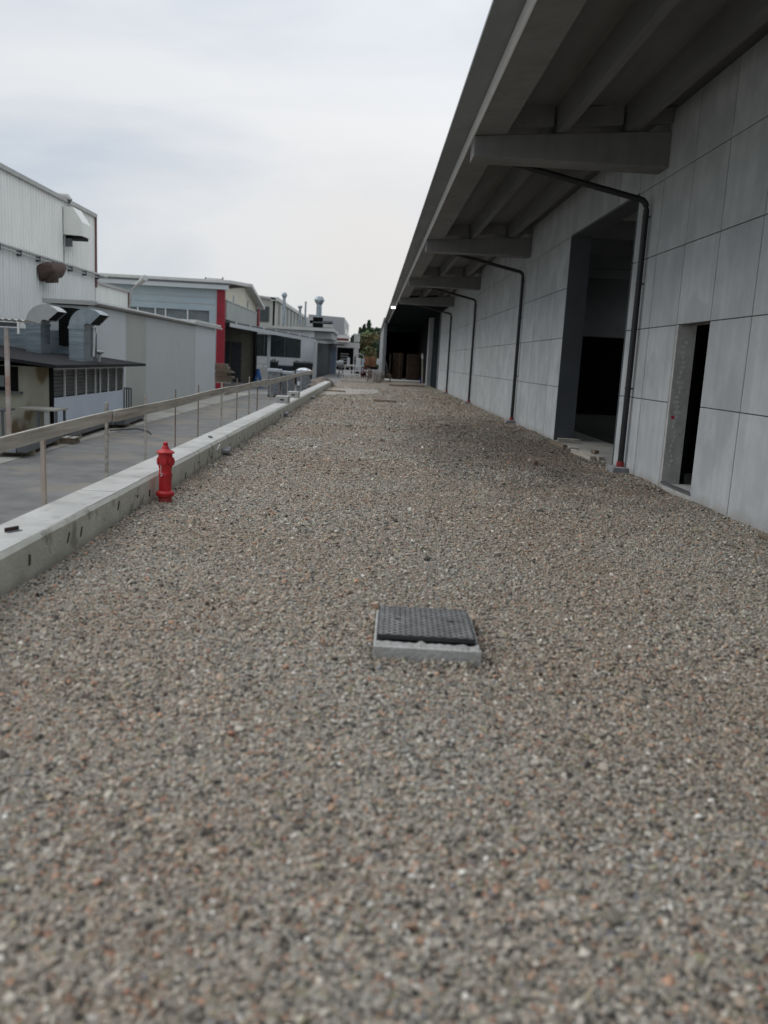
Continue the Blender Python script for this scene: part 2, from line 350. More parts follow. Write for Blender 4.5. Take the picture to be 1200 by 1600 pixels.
# loose stones: real pieces, instanced with geometry nodes
SM = bpy.data.materials.new('gravel_stone'); SM.use_nodes = True
t = SM.node_tree; ns = t.nodes; l = t.links.new; b = ns['Principled BSDF']; b.inputs['Roughness'].default_value = .85; b.inputs['Specular IOR Level'].default_value = .3
g = ns.new('ShaderNodeNewGeometry'); oi = ns.new('ShaderNodeObjectInfo'); rr = ramp_into(ns, 1.26); l(oi.outputs['Random'], rr.inputs[0])
n = ns.new('ShaderNodeTexNoise'); n.inputs['Scale'].default_value = 90; l(g.outputs['Position'], n.inputs['Vector'])
q = ns.new('ShaderNodeMapRange'); q.inputs['To Min'].default_value = .75; q.inputs['To Max'].default_value = 1.25; l(n.outputs['Fac'], q.inputs[0])
x = ns.new('ShaderNodeMix'); x.data_type = 'RGBA'; x.blend_type = 'MULTIPLY'; x.inputs[0].default_value = 1
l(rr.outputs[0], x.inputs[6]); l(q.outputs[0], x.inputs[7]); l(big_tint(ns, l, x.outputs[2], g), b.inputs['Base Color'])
stones = bpy.data.collections.new('stone shapes')
for k in range(14):
    bm = bmesh.new(); R = random.Random(k)
    for _ in range(15):
        v = Vector((R.gauss(0, 1), R.gauss(0, 1), R.gauss(0, 1))).normalized()*R.uniform(.8, 1)
        bm.verts.new((v.x*R.uniform(.9, 1.1), v.y*.78, v.z*.56))
    ret = bmesh.ops.convex_hull(bm, input=bm.verts)
    bmesh.ops.delete(bm, geom=[e for e in ret['geom_interior'] if isinstance(e, bmesh.types.BMVert)], context='VERTS')
    me = bpy.data.meshes.new('stone'); bm.to_mesh(me); bm.free(); me.materials.append(SM)
    stones.objects.link(bpy.data.objects.new('stone_shape', me))

MH_C, MH_ROT = Vector((.405, 4.885)), math.radians(-1.9)
def blocked(P):                                   # keep stones off the manhole, hydrant foot
    c, s = math.cos(-MH_ROT), math.sin(-MH_ROT); dx, dy = P[:, 0] - MH_C.x, P[:, 1] - MH_C.y
    return (np.abs(c*dx - s*dy) < .325) & (np.abs(s*dx + c*dy) < .415)
pts = []; scl = []
for y0, y1, dens, size in ((.6, 4, 5600, .0093), (4, 7.5, 5200, .0096), (7.5, 12, 3800, .0110), (12, 20, 1700, .0145), (20, 34, 700, .019), (34, 52, 260, .025)):
    m = int(dens*(y1 - y0)*6.7)
    P = np.column_stack([RNG.uniform(-2.3, 4.39, m), RNG.uniform(y0, y1, m)])
    if y0 < 4: P = P[np.abs(P[:, 0] - .1) < 1.5 + .55*P[:, 1]]
    s = size*np.exp(RNG.normal(0, .38, len(P)))*.88
    s[RNG.random(len(P)) < .012] *= 1.7
    pts.append(P); scl.append(s)
P = np.vstack(pts); S = np.concatenate(scl); keep = ~blocked(P); P, S = P[keep], S[keep]
ex, ez = [], []
c_m, s_m = math.cos(MH_ROT), math.sin(MH_ROT)
for k in range(1500):
    side = RNG.integers(0, 4); out = abs(RNG.normal(0, .045)); tt = RNG.uniform(-1, 1)
    u, v = ((tt*.34, -.405 - out), (tt*.34, .395 + out), (-.315 - out, tt*.40), (.32 + out, tt*.40))[side]
    ex.append((MH_C.x + u*c_m - v*s_m, MH_C.y + u*s_m + v*c_m)); ez.append(RNG.uniform(0, 1)*max(0, .03*(1 - out/.09)))
for k in range(34):
    u, v = ((RNG.uniform(-.3, .3), RNG.uniform(-.388, -.375)), (RNG.uniform(-.27, .26), RNG.uniform(.1, .33)), (.296, RNG.uniform(-.33, .33)))[RNG.integers(0, 3)]
    ex.append((MH_C.x + u*c_m - v*s_m, MH_C.y + u*s_m + v*c_m)); ez.append(.092 if v < -.3 else (.118 + .03*(.4 - v) if u < .28 else .074))
ex = np.array(ex); ne = len(ex)
Zx = np.concatenate([np.zeros(len(P)), np.array(ez)])
P = np.vstack([P, ex]); S = np.concatenate([S, np.concatenate([.011*np.exp(RNG.normal(0, .35, ne - 34)), RNG.uniform(.003, .007, 34)])])
Z = Zx + np.where(Zx > .06, 0, np.array([gh(a, c) for a, c in P])) + RNG.uniform(-.15, .45, len(P))*S
me = bpy.data.meshes.new('gravel_points'); me.vertices.add(len(P))
me.vertices.foreach_set('co', np.column_stack([P, Z]).astype(np.float32).ravel())
a = me.attributes.new('size', 'FLOAT', 'POINT'); a.data.foreach_set('value', S.astype(np.float32))
a = me.attributes.new('turn', 'FLOAT_VECTOR', 'POINT')
T = np.column_stack([RNG.normal(0, .45, len(P)), RNG.normal(0, .45, len(P)), RNG.uniform(0, 6.28, len(P))]); a.data.foreach_set('vector', T.astype(np.float32).ravel())
a = me.attributes.new('pick', 'INT', 'POINT'); a.data.foreach_set('value', RNG.integers(0, 14, len(P)).astype(np.int32))
me.materials.append(SM)
gravel = bpy.data.objects.new('gravel', me); COL.objects.link(gravel); tag(gravel, 'loose crushed stone gravel in mixed grey, tan and brick red', 'gravel', kind='stuff')
ng = bpy.data.node_groups.new('gravel scatter', 'GeometryNodeTree')
ng.interface.new_socket('Geometry', in_out='INPUT', socket_type='NodeSocketGeometry'); ng.interface.new_socket('Geometry', in_out='OUTPUT', socket_type='NodeSocketGeometry')
gi, go = ng.nodes.new('NodeGroupInput'), ng.nodes.new('NodeGroupOutput')
ci = ng.nodes.new('GeometryNodeCollectionInfo'); ci.inputs['Collection'].default_value = stones; ci.inputs['Separate Children'].default_value = True; ci.inputs['Reset Children'].default_value = True
ip = ng.nodes.new('GeometryNodeInstanceOnPoints'); ip.inputs['Pick Instance'].default_value = True
def attr(nm, ty):
    q = ng.nodes.new('GeometryNodeInputNamedAttribute'); q.data_type = ty; q.inputs['Name'].default_value = nm; return q.outputs['Attribute']
er = ng.nodes.new('FunctionNodeEulerToRotation'); ng.links.new(attr('turn', 'FLOAT_VECTOR'), er.inputs[0])
ng.links.new(gi.outputs[0], ip.inputs['Points']); ng.links.new(ci.outputs[0], ip.inputs['Instance']); ng.links.new(er.outputs[0], ip.inputs['Rotation'])
ng.links.new(attr('size', 'FLOAT'), ip.inputs['Scale']); ng.links.new(attr('pick', 'INT'), ip.inputs['Instance Index']); ng.links.new(ip.outputs[0], go.inputs[0])
gravel.modifiers.new('scatter', 'NODES').node_group = ng

# thin concrete patch in the gravel
patch = [AZ(498, 612), AZ(505, 606.5), AZ(590, 609.5), AZ(594, 615.5), AZ(540, 617), AZ(496, 617)]
tag(MB().prism([(p.x, p.y, .005) for p in patch], (0, 0, .02)).build('concrete_patch', mat('dusty_concrete', (.36, .335, .30), (.27, .25, .22), .95, 2)), kind='structure')

# ------------------------------------------------------------------ the new hall with its canopy
W = 4.4; PY = [10.02 + 1.235*k for k in range(-4, 38)]; PZ = [-.15, 1.27, 2.39, 3.52, 4.65, 5.62]
hall = thing('warehouse_hall', (W, 30, 0), 'long new warehouse hall of bare grey concrete panels under a deep canopy', 'warehouse')
DOOR = (11.2, 12.42, .08, 2.39); GATE = (14.96, 19.86, 0., 4.65)
gap = .011; cnt = 0; PROTO = {}
for i in range(len(PY) - 1):
    y0, y1 = PY[i], PY[i + 1]
    if y1 > 56.3: break
    for j in range(5):
        z0, z1 = PZ[j], PZ[j + 1]
        if z1 - .2 < GATE[3] and y0 > GATE[0] - .3 and y1 < GATE[1] + .3: continue
        if j < 2 and abs(y0 - DOOR[0]) < .2: continue
        hgt = z1 - z0 - gap*2
        key = j
        if key not in PROTO:
            mb = B(W, W + .22, y0 + gap, y1 - gap, z0 + .006, z1 - .006)
            p = mb.build('panel', PANEL, hall, bevel=.006); PROTO[key] = (p, y0)
        else:
            src, ys0 = PROTO[key]
            p = share(src, 'panel', (0, y0 - ys0, 0), hall)
            b_ = p.modifiers.new('bevel', 'BEVEL'); b_.width = .006; b_.segments = 2
# backing behind the joints, cut round the openings
mb = MB()
x0, x1 = W + .03, W + .17
for (a, c, d, e) in ((-8, DOOR[0], -.3, 5.6), (DOOR[0], DOOR[1], DOOR[3], 5.6), (DOOR[1], GATE[0], -.3, 5.6), (GATE[0], GATE[1], GATE[3], 5.6), (GATE[1], 56.1, -.3, 5.6)):
    mb.box(x0, x1, a, c, d, e)
mb.build('wall_core', JOINT, hall)
B(W - .0, W + .22, -8, PY[0] - gap, -.3, 5.62).build('wall', PANEL, hall)
# reveals
dt = .275
mb = MB(); mb.box(W + .006, W + .2215, DOOR[1] - .005, DOOR[1] + .072, 0, DOOR[3]); mb.box(W + .222, W + dt, DOOR[1] - .005, DOOR[1] + .1, 0, DOOR[3] + .1); mb.box(W + .222, W + dt, DOOR[0] - .1, DOOR[0] + .012, 0, DOOR[3] + .1); mb.box(W + .222, W + dt, DOOR[0] + .012, DOOR[1] - .005, DOOR[3] + .005, DOOR[3] + .1)
mb.build('door_reveal', CONC, hall)
B(W + .01, W + .6, DOOR[0], DOOR[1], -.2, DOOR[2]).build('door_sill', CONC, hall, bevel=.01)
MB().box(W - .012, W + .05, DOOR[0] + .02, DOOR[1] - .02, DOOR[2] + .003, DOOR[2] + .03).build('sill_strip', STEEL, hall)
mb = MB(); mb.box(W - .012, W + .45, GATE[1] - .02, GATE[1] + .02, .02, GATE[3]); mb.build('gate_reveal', DGREY, hall)
MB().box(W - .012, W + .4, GATE[0] - .02, GATE[0] + .012, .02, GATE[3]).build('gate_reveal', DGREY, hall)
MB().box(W - .012, W + .4, GATE[0] + .012, GATE[1] - .02, GATE[3] - .02, GATE[3] + .02).build('gate_head', DGREY, hall)
# interior
B(W + 1.3, 24, -8, 56, -.3, .03).build('inner_floor', FLOOR_SHADE, hall); B(W + .23, W + 1.29, -8, 56, -.3, .03).build('inner_floor', FLOOR, hall)  # outer strip keeps the lit tone, the rest has shade painted in
B(W - .02, W + .6, GATE[0] + .02, GATE[1] - .03, -.2, .035).build('threshold_slab', FLOOR, hall)
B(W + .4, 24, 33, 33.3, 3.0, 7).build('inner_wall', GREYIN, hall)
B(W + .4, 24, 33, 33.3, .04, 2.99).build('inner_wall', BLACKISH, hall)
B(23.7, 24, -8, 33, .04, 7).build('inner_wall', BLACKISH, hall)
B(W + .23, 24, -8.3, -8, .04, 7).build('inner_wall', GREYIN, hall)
B(W + .28, W + .4, 12.56, 14.9, .04, 5.3).build('inner_wall', BLACKISH, hall)  # black colour stands in for the unlit space behind the door
B(W + .42, 11, 14.3, 14.45, .04, 5.3).build('inner_wall', BLACKISH, hall)  # partition added to darken the view through the door, shade painted as black
for k, y in enumerate((19.2, 22.2, 25.2, 28.4, 31.4)):
    B(W + .3, 23.6, y, y + .35, 5.0, 5.7).build('roof_beam', GREYIN, hall)
B(12.2, 12.6, 23.8, 24.2, .04, 5.0).build('column', GREYIN, hall)
for a_, c_ in ((W + .2, 11.2), (14.0, 24.3)): B(a_, c_, -9, 88, 5.95, 6.2).build('roof', SOFFIT, hall)  # open slit left in the unseen roof, added to brighten the hall inside
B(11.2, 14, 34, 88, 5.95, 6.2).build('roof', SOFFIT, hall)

# canopy: cantilever beams, slab, longitudinal ribs, thin outer flange
BY = [2.3, 13.6, 24.9, 36.2, 47.5]
for y in BY:
    mb = MB(); prof = [(1.4, y, 4.79), (W + .1, y, 4.79), (W + .1, y, 5.33), (1.4, y, 5.09)]
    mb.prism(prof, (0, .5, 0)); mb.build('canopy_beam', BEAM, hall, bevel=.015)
def top(x): return 5.09 + (x - 1.4)*.08
CY = [-9] + [y + .25 for y in BY] + [80]
for i in range(len(CY) - 1):
    y0, y1 = CY[i] + .008, CY[i + 1] - .008
    def strip(name, xa, xb, h, m, dz=.004, taper=.03):
        za, zb = top(xa) + dz, top(xb) + dz
        MB().prism([(xa, y0, za), (xb, y0, zb), (xb + taper, y0, zb + h), (xa - taper, y0, za + h)], (0, y1 - y0, 0)).build(name, m, hall)
    MB().prism([(1.4, y0, 5.094), (1.88, y0, 5.13), (1.93, y0, 5.52), (1.36, y0, 5.50), (1.39, y0, 5.24)], (0, y1 - y0, 0)).build('edge_rib', BEAM, hall)
    MB().prism([(1.03, y0, 5.20), (1.375, y0, 5.25), (1.36, y0, 5.3), (1.03, y0, 5.245)], (0, y1 - y0, 0)).build('outer_flange', FLANGE, hall)
    MB().prism([(1.374, y0, 5.082), (1.398, y0, 5.082), (1.389, y0, 5.235), (1.36, y0, 5.235)], (0, y1 - y0, 0)).build('drip_flashing', mat('pale_flashing', (.8, .8, .79), (.72, .72, .71), .5, 1), hall)
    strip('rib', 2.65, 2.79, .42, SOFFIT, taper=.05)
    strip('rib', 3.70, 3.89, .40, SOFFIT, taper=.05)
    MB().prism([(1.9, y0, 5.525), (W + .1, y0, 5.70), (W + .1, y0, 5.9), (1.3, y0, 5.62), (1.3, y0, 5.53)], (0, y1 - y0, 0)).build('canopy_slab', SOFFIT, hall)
    if y0 > 46: B(1.42, W, 50.5, y1, 4.95, 5.08).build('bay_ceiling_shade', MATS['bay_shade_c'] if 'bay_shade_c' in MATS else mat('bay_shade_c', (.014, .018, .021), (.01, .013, .015), 1., spec=.02), hall)  # added near-black sheet, shade under the far canopy put into its colour
    if 0 < i < len(CY) - 1 and i < len(BY):
        for xa, xb in ((1.95, 2.58), (2.86, 3.63), (3.97, 4.38)):
            ye = BY[i] - .04
            MB().prism([(xa, ye, top(xa) + .1), (xb, ye, top(xb) + .1), (xb, ye, 5.66), (xa, ye, 5.54)], (0, .12, 0)).build('diaphragm', BEAM, hall)
# rain pipes with red shoes
for k, y in enumerate((14.22, 25.5, 36.9, 48.0)):
    p0 = Vector((2.1, y, 4.86)); p1 = Vector((4.2, y, 4.43)); path = [p0, p0.lerp(p1, .5), p1]
    for a in (.25, .5, .75, 1.): path.append(Vector((4.2 + .115*math.sin(a*math.pi/2), y, 4.43 - .13*(1 - math.cos(a*math.pi/2)) - .02*a)))
    path += [Vector((4.315, y, 3)), Vector((4.315, y, .17))]
    dp = MB().tube(path, .05, 12).build('downpipe', PIPE, hall, smooth=True)
    MB().lathe((4.315, y, .09), [(.062, 0), (.066, .05), (.06, .1)], 14).build('pipe_shoe', REDP, dp, smooth=True)
    for z in (1.4, 3.1, 4.15): MB().box(4.26, 4.40, y - .012, y + .012, z, z + .03).build('pipe_clip', STEEL, dp)
    blk = B(4.13, 4.395, y - .24, y + .22, -.08, .10).build('concrete_block', PAVER, bevel=.008)
    tag(blk, ['small grey drain block under the nearest black downpipe', 'small drain block under the second downpipe, left of the tall gateway', 'drain block under the third downpipe along the wall', 'drain block under the farthest downpipe near the dark end hall'][k], 'drain block', 'drain blocks under the downpipes')
# end of the hall: deep bay, its shade painted into near-black walls and ceiling
B(W - .0, W + .3, 56.35, 56.9, -.2, 5.6).build('jamb', BEAM, hall)
B(W - .25, W + .35, 63.2, 64.2, -.2, 5.0).build('jamb', PANEL, hall)
B(W + .05, W + .35, 56.9, 63.2, -.2, 5.6).build('bay_wall', mat('bay_dark', (.02, .027, .03), (.015, .02, .023), 1., spec=.02), hall)  # near-black colour paints the shade of the bay
B(W + .02, W + .32, 63.9, 120, -.2, 5.7).build('bay_wall', BLACKISH, hall)  # shade of the deep bay painted as black
B(1.1, 1.35, 80, 120, -.2, 5.2).build('bay_wall', FLANGE, hall)
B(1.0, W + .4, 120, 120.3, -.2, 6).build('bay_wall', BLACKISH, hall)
B(1.0, W + .4, 80, 121, 5.3, 5.6).build('bay_roof', SOFFIT, hall)
B(1.02, 1.3, 79.6, 79.98, -.1, 5.15).build('post', FLANGE, hall)
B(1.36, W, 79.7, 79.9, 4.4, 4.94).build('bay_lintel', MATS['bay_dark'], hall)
B(1.2, W + .02, 71.5, 119.9, -.2, .1).build('bay_floor', CONC, hall)
lp = thing('flood_lamp', (1.2, 54, 4.85), 'small lit white flood lamp under the canopy edge near its far end', 'lamp')
B(1.08, 1.35, 54, 54.15, 4.9, 5.02).build('lamp_glass', LAMPM, lp); B(1.06, 1.37, 54.16, 54.3, 4.88, 5.2).build('lamp_body', STEEL, lp)

# plaster smears and a red spray dot on the far door jamb
sm = thing('plaster_smears', (4.52, DOOR[1] - .01, .1), 'white plaster smears running up the jamb of the small doorway', 'plaster marks')
for k in range(26):
    z = .35 + k*.072; wd = random.uniform(.02, .05)*(1.3 if k > 10 else .8)
    x_ = 4.5 + .02*math.sin(k*1.3) + k*.001
    pts_ = [(x_ + wd*math.cos(a)*random.uniform(.5, 1), DOOR[1] - .008, z + .03*math.sin(a)*random.uniform(.6, 1.3)) for a in [i*math.pi/4 for i in range(8)]]
    MB().prism(pts_, (0, -.003, 0)).build('smear', TAPE, sm)
tag(MB().lathe((0, 0, 0), [(.028, 0), (.024, .003)], 10).build('spray_dot', MAGENTA, base=(0, 0, 0)), 'round magenta spray mark on the small doorway jamb', 'paint mark')
d = bpy.data.objects['spray_dot']; d.location = (4.47, DOOR[1] - .009, 1.06); d.rotation_euler = (math.pi/2, 0, 0)

# timber offcuts at the gateway
def offcut(c, size, rz, label, m=WOOD, tilt=0, name='timber_offcut', cat='timber', group='timber offcuts lying at the tall gateway'):
    tag(MB().obox(c, size, rz, tilt).build(name, m, bevel=.004), label, cat, group)
offcut((4.22, 18.6, .05), (.09, 1.1, .07), .06, 'longest dark offcut lying against the far side of the tall gateway sill', WOODD)
offcut((4.30, 17.55, .08), (.2, .6, .05), -.2, 'broad board offcut at the middle of the tall gateway sill')
offcut((4.24, 16.5, .05), (.10, 1.35, .08), .04, 'outer squared timber at the near end of the tall gateway')
offcut((4.37, 16.35, .06), (.10, 1.3, .08), .05, 'inner squared timber at the near end of the tall gateway')
offcut((4.40, 16.2, .145), (.09, .16, .06), .3, 'short wooden block lying on top of the paired gateway timbers', WOODD)
offcut((4.62, 19.3, .09), (.5, .14, .07), -.1, 'pale round-edged timber just inside the tall gateway', WOOD)
offcut((4.33, 8.3, .04), (.12, .9, .05), .15, 'grey weathered plank half buried beside the wall at the right edge', WOODD)
offcut((4.25, 8.0, .075), (.1, .55, .04), .5, 'yellowish board lying on the plank at the right edge', mat('fresh_timber', (.45, .35, .22), (.33, .25, .15), .8, 4))

# ------------------------------------------------------------------ low retaining wall, hydrant, manhole
rw = thing('retaining_wall', (-2.5, 28, ROAD), 'low pale cast concrete retaining wall between gravel yard and lower road', 'wall')
def wall_run(y0, y1):
    yy = list(np.arange(y0, y1, .3)) + [y1]; vs = []; prof = [(-2.3, -.2), (-2.3, .27), (-2.325, .3), (-2.685, .3), (-2.7, .285), (-2.7, ROAD)]
    for y in yy:
        for k, (x, z) in enumerate(prof):
            jx = .008*mn.noise(Vector((y*1.3, z*2, 1))); jz = .006*mn.noise(Vector((y*.9, x, 3))) if k in (1, 2, 3, 4) else 0
            vs.append((x + jx, y, z + jz))
    n_ = len(prof); fs = [(i*n_ + k, i*n_ + k + 1, (i + 1)*n_ + k + 1, (i + 1)*n_ + k) for i in range(len(yy) - 1) for k in range(n_ - 1)]
    fs += [tuple(range(n_)), tuple(range((len(yy) - 1)*n_, len(yy)*n_))[::-1]]
    return MB().add(vs, fs)
cuts = [-4, 7.9, 11.9, 15.9, 19.9, 24.0, 28, 34, 42, 50.5]
for a, c in zip(cuts, cuts[1:]): wall_run(a + .004, c - .004).build('cast_section', KERB, rw)
for a, c in zip(cuts, cuts[1:]): B(-2.682, -2.332, a + .01, c - .01, .295, .306).build('top_screed', KERBTOP, rw)
for k in range(22):                                # gouges left by the formwork ties
    y = 5.0 + k*.62 + (k*k)*.012 + random.uniform(-.25, .25); z = .13 + random.uniform(-.05, .08); sk = random.uniform(-.01, .05)
    l_ = random.uniform(.012, .045)
    MB().prism([(-2.31, y - .012, z - l_), (-2.31, y + .01, z - l_*.8), (-2.31, y + .02 + sk, z + l_*.9), (-2.31, y + .002 + sk, z + l_)], (.018, 0, 0)).build('tie_gouge', mat('gouge_dark', (.06, .055, .05), rough=.95), rw)

hy = thing('fire_hydrant', (-2.17, 9.13, 0), 'red cast iron pillar hydrant standing in the gravel against the low wall', 'hydrant')
hx, hyy = -2.17, 9.13
MB().lathe((hx, hyy, -.03), [(.072, 0), (.072, .10), (.098, .115), (.1, .145), (.092, .155), (.078, .165), (.068, .17), (.068, .335), (.074, .34), (.074, .35), (.068, .36), (.066, .40), (.074, .43), (.076, .55), (.07, .575)], 28).build('body', HYD, hy, smooth=True)
MB().lathe((hx, hyy, .54), [(.075, 0), (.096, .008), (.098, .02), (.085, .03), (.045, .05), (.038, .06), (.036, .075), (.026, .085), (.026, .12), (.016, .128)], 24).build('cap', HYD, hy, smooth=True)
for ang, rr_ in ((-.35, .052), (math.pi + .4, .04), (-1.65, .044)):
    dx, dy = math.cos(ang), math.sin(ang)
    outlet = MB().tube([(hx + dx*.05, hyy + dy*.05, .46), (hx + dx*.073, hyy + dy*.073, .46)], rr_*.8, 16).build('outlet', HYD, hy, smooth=True)
    MB().tube([(hx + dx*.072, hyy + dy*.072, .46), (hx + dx*.086, hyy + dy*.086, .46), (hx + dx*.09, hyy + dy*.09, .46)], [rr_, rr_, rr_*.5], 8).build('outlet_cap', HYD, outlet)
MB().tube([(hx - .03, hyy - .078, .445), (hx - .028, hyy - .08, .38), (hx - .03, hyy - .078, .34), (hx - .015, hyy - .077, .31), (hx - .03, hyy - .078, .30), (hx - .012, hyy - .078, .335)], .0035, 6).build('chain', CHAIN, hy)
MB().lathe((hx, hyy, -.03), [(.079, .0), (.079, .03)], 20).build('ground_flange', HYD, hy, smooth=True)

mh = thing('manhole', (MH_C.x, MH_C.y, 0), 'black chequered iron manhole cover raised in a square concrete surround', 'manhole')
cs, sn = math.cos(MH_ROT), math.sin(MH_ROT)
def mhp(u, v, z): return Vector((MH_C.x + u*cs - v*sn, MH_C.y + u*sn + v*cs, z))
def mbox(mb, u0, u1, v0, v1, z0, z1, tilt=0.):
    vs = [mhp(u, v, z + tilt*(v - .4)) for z in (z0, z1) for u, v in ((u0, v0), (u1, v0), (u1, v1), (u0, v1))]
    mb.add(vs, [(0, 3, 2, 1), (4, 5, 6, 7), (0, 1, 5, 4), (1, 2, 6, 5), (2, 3, 7, 6), (3, 0, 4, 7)])
mb = MB(); mbox(mb, -.302, .306, -.39, -.33, -.1, .085); mbox(mb, -.302, .306, .34, .38, -.1, .06); mbox(mb, -.302, -.285, -.33, .34, -.1, .07); mbox(mb, .285, .306, -.33, .34, -.1, .07)
mb.build('surround', CONC, mh, bevel=.006)
mb = MB(); mbox(mb, -.282, .282, -.33, .335, .03, .082); mb.build('iron_frame', IRON, mh)
T0 = -.03
mb = MB(); mbox(mb, -.287, .272, -.318, .33, .085, .108, T0); lid = mb.build('lid', IRON, mh)
mb = MB(); nu, nv = 17, 22                          # raised chequer bars
for i in range(nu):
    for j in range(nv):
        u = -.28 + (i + .5)*.545/nu; v = -.308 + (j + .5)*.624/nv
        if abs(abs(u) - .16) < .018 and abs(v - .02) < .02: continue
        s_ = 1 if (i + j) % 2 else -1; z = .108 + T0*(v - .4)
        du, dv = .0135, .0105*s_
        a_, b_ = mhp(u - du, v - dv, z), mhp(u + du, v + dv, z); nrm = Vector((-(b_ - a_).y, (b_ - a_).x, 0)).normalized()*.0042
        vs = [a_ - nrm, b_ - nrm, b_ + nrm, a_ + nrm]; vs += [q + Vector((0, 0, .005)) for q in vs]
        mb.add(vs, [(4, 5, 6, 7), (0, 1, 5, 4), (1, 2, 6, 5), (2, 3, 7, 6), (3, 0, 4, 7)])
tag(mb.build('chequer_relief', mat('worn_iron', (.42, .42, .41), (.2, .2, .2), .5, 7, metal=.3), mh), kind='stuff')
for u in (-.16, .16):
    mb = MB(); mbox(mb, u - .014, u + .014, .008, .032, .1, .111, T0); mb.build('lifting_hole', DARKIN, mh)
vs = []                                             # ragged mortar along the near edge
for k in range(41):
    u = -.29 + k*.0145; hh = .012 + .028*max(0, mn.noise(Vector((k*.31, 1, 5)))+.15); dd = .02 + .02*mn.noise(Vector((k*.23, 8, 5)))
    vs += [mhp(u, -.372, .083), mhp(u, -.356, .083 + hh), mhp(u, -.334 + dd*.3, .083 + hh*.8), mhp(u, -.325 + dd*.5, .083)]
MB().add(vs, [(4*k + a, 4*k + 4 + a, 4*k + 5 + a, 4*k + 1 + a) for k in range(40) for a in range(3)]).build('mortar', CONC, mh, smooth=True)

# ------------------------------------------------------------------ guard rail on stakes
gr = thing('guard_rail', (-2.74, 20, .3), 'makeshift guard rail of grey boards nailed to thin stakes along the low wall', 'railing')
boards = [(1.0, 9.35, .90, .985, .11), (8.95, 16.3, .98, 1.02, .115), (15.9, 22.5, 1.0, 1.02, .14), (22.2, 30.5, 1.01, 1.03, .13), (30.2, 41, 1.03, 1.06, .13)]
for k, (y0, y1, z0, z1, h) in enumerate(boards):
    off = .0 if k % 2 == 0 else .027; n_ = 8; vs = []
    for i in range(n_ + 1):
        t_ = i/n_; y = y0 + (y1 - y0)*t_; z = z0 + (z1 - z0)*t_ - .008*math.sin(t_*math.pi) + .006*math.sin(t_*9 + k)
        x_ = -2.715 + off*1. + .008*math.sin(t_*7 + k)
        vs += [(x_, y, z - h), (x_ + .025, y, z - h), (x_ + .025, y, z), (x_, y, z)]
    fs = [(i*4 + a, i*4 + (a + 1) % 4, (i + 1)*4 + (a + 1) % 4, (i + 1)*4 + a) for i in range(n_) for a in range(4)] + [(0, 1, 2, 3), (n_*4 + 3, n_*4 + 2, n_*4 + 1, n_*4)]
    MB().add(vs, fs).build('board', WOOD, gr)
for k, (y, r_, zt, wood) in enumerate(((7.2, .020, .88, 1), (8.95, .018, 1.07, 1), (10.5, .013, 1.08, 1), (12.1, .010, 1.1, 0), (13.7, .010, 1.12, 0), (15.9, .018, 1.1, 1), (17.7, .011, 1.14, 0), (19.5, .016, 1.14, 1), (20.9, .016, 1.08, 0), (23.6, .013, 1.12, 1), (26, .013, 1.12, 0), (28.5, .014, 1.15, 1), (31, .014, 1.15, 0), (34, .015, 1.15, 1), (37.5, .015, 1.17, 0), (40.5, .016, 1.2, 1))):
    lean = random.uniform(-.02, .02)
    if wood: MB().obox((-2.745, y + lean/2, (zt - .5)/2), (r_*1.6, r_*2, zt + .5), rx=lean).build('stake', WOOD if k != 0 else mat('rust_streaked_wood', (.48, .45, .40), (.36, .27, .21), .8, 5, stretch=(1, 1, .4)), gr)
    else: MB().tube([(-2.74, y, -.5), (-2.74, y + lean, zt)], r_, 8).build('stake', REBAR, gr)

# loose pieces on and beside the wall
t_ = thing('angle_iron', (-2.52, 6.0, .305), 'short rusty angle iron lying on the wall top at the left edge', 'angle iron')
MB().obox((-2.5, 5.98, .309), (.04, .12, .005), -.5).build('flange', STEEL, t_); MB().obox((-2.518, 5.99, .3235), (.005, .12, .03), -.5).build('web', RUST, t_)
tag(MB().obox((-2.5, 13.5, .318), (.05, .17, .022), .3).build('rebar_offcut', STEEL), 'small dark steel offcut lying on the low wall above the hydrant', 'steel offcut')
tag(MB().obox((-2.29, 13.05, .2), (.02, .24, .02), 0, .3).build('white_peg', TAPE), 'short pale peg sticking from the wall face beside the first paver', 'peg')
for k, (px, py, lab) in enumerate(((344, 712, 'grey paver propped on stones at the wall foot beyond the hydrant'), (441, 651, 'second propped grey paver along the low wall foot'), (485, 624, 'farthest propped grey paver near the end of the low wall'))):
    p = AZ(px, py, .0); t_ = thing('propped_paver', (p.x, p.y, 0), lab, 'paver', 'propped pavers at the wall foot')
    MB().obox((p.x, p.y, .10), (.32, .42, .05), .1, .05).build('slab', PAVER, t_, bevel=.006)
    MB().obox((p.x - .02, p.y - .02, .035), (.22, .3, .07), .2).build('support_block', PAVER, t_)
for k, (px0, px1, py0, py1, lab) in enumerate(((434, 450, 622, 631, 'nearer pale concrete block with a dark slot on the low wall'), (453, 465, 614.5, 624, 'farther pale concrete block sitting on the low wall'))):
    p = AX((px0 + px1)/2, py1, -2.5); t_ = thing('wall_block', (-2.5, p.y, .306), lab, 'concrete block', 'concrete blocks on the low wall')
    B(-2.69, -2.33, p.y - .3, p.y + .35, .308, .5).build('block', CONC, t_, bevel=.01)
    B(-2.56, -2.44, p.y - .304, p.y - .28, .38, .42).build('slot', DARKIN, t_)
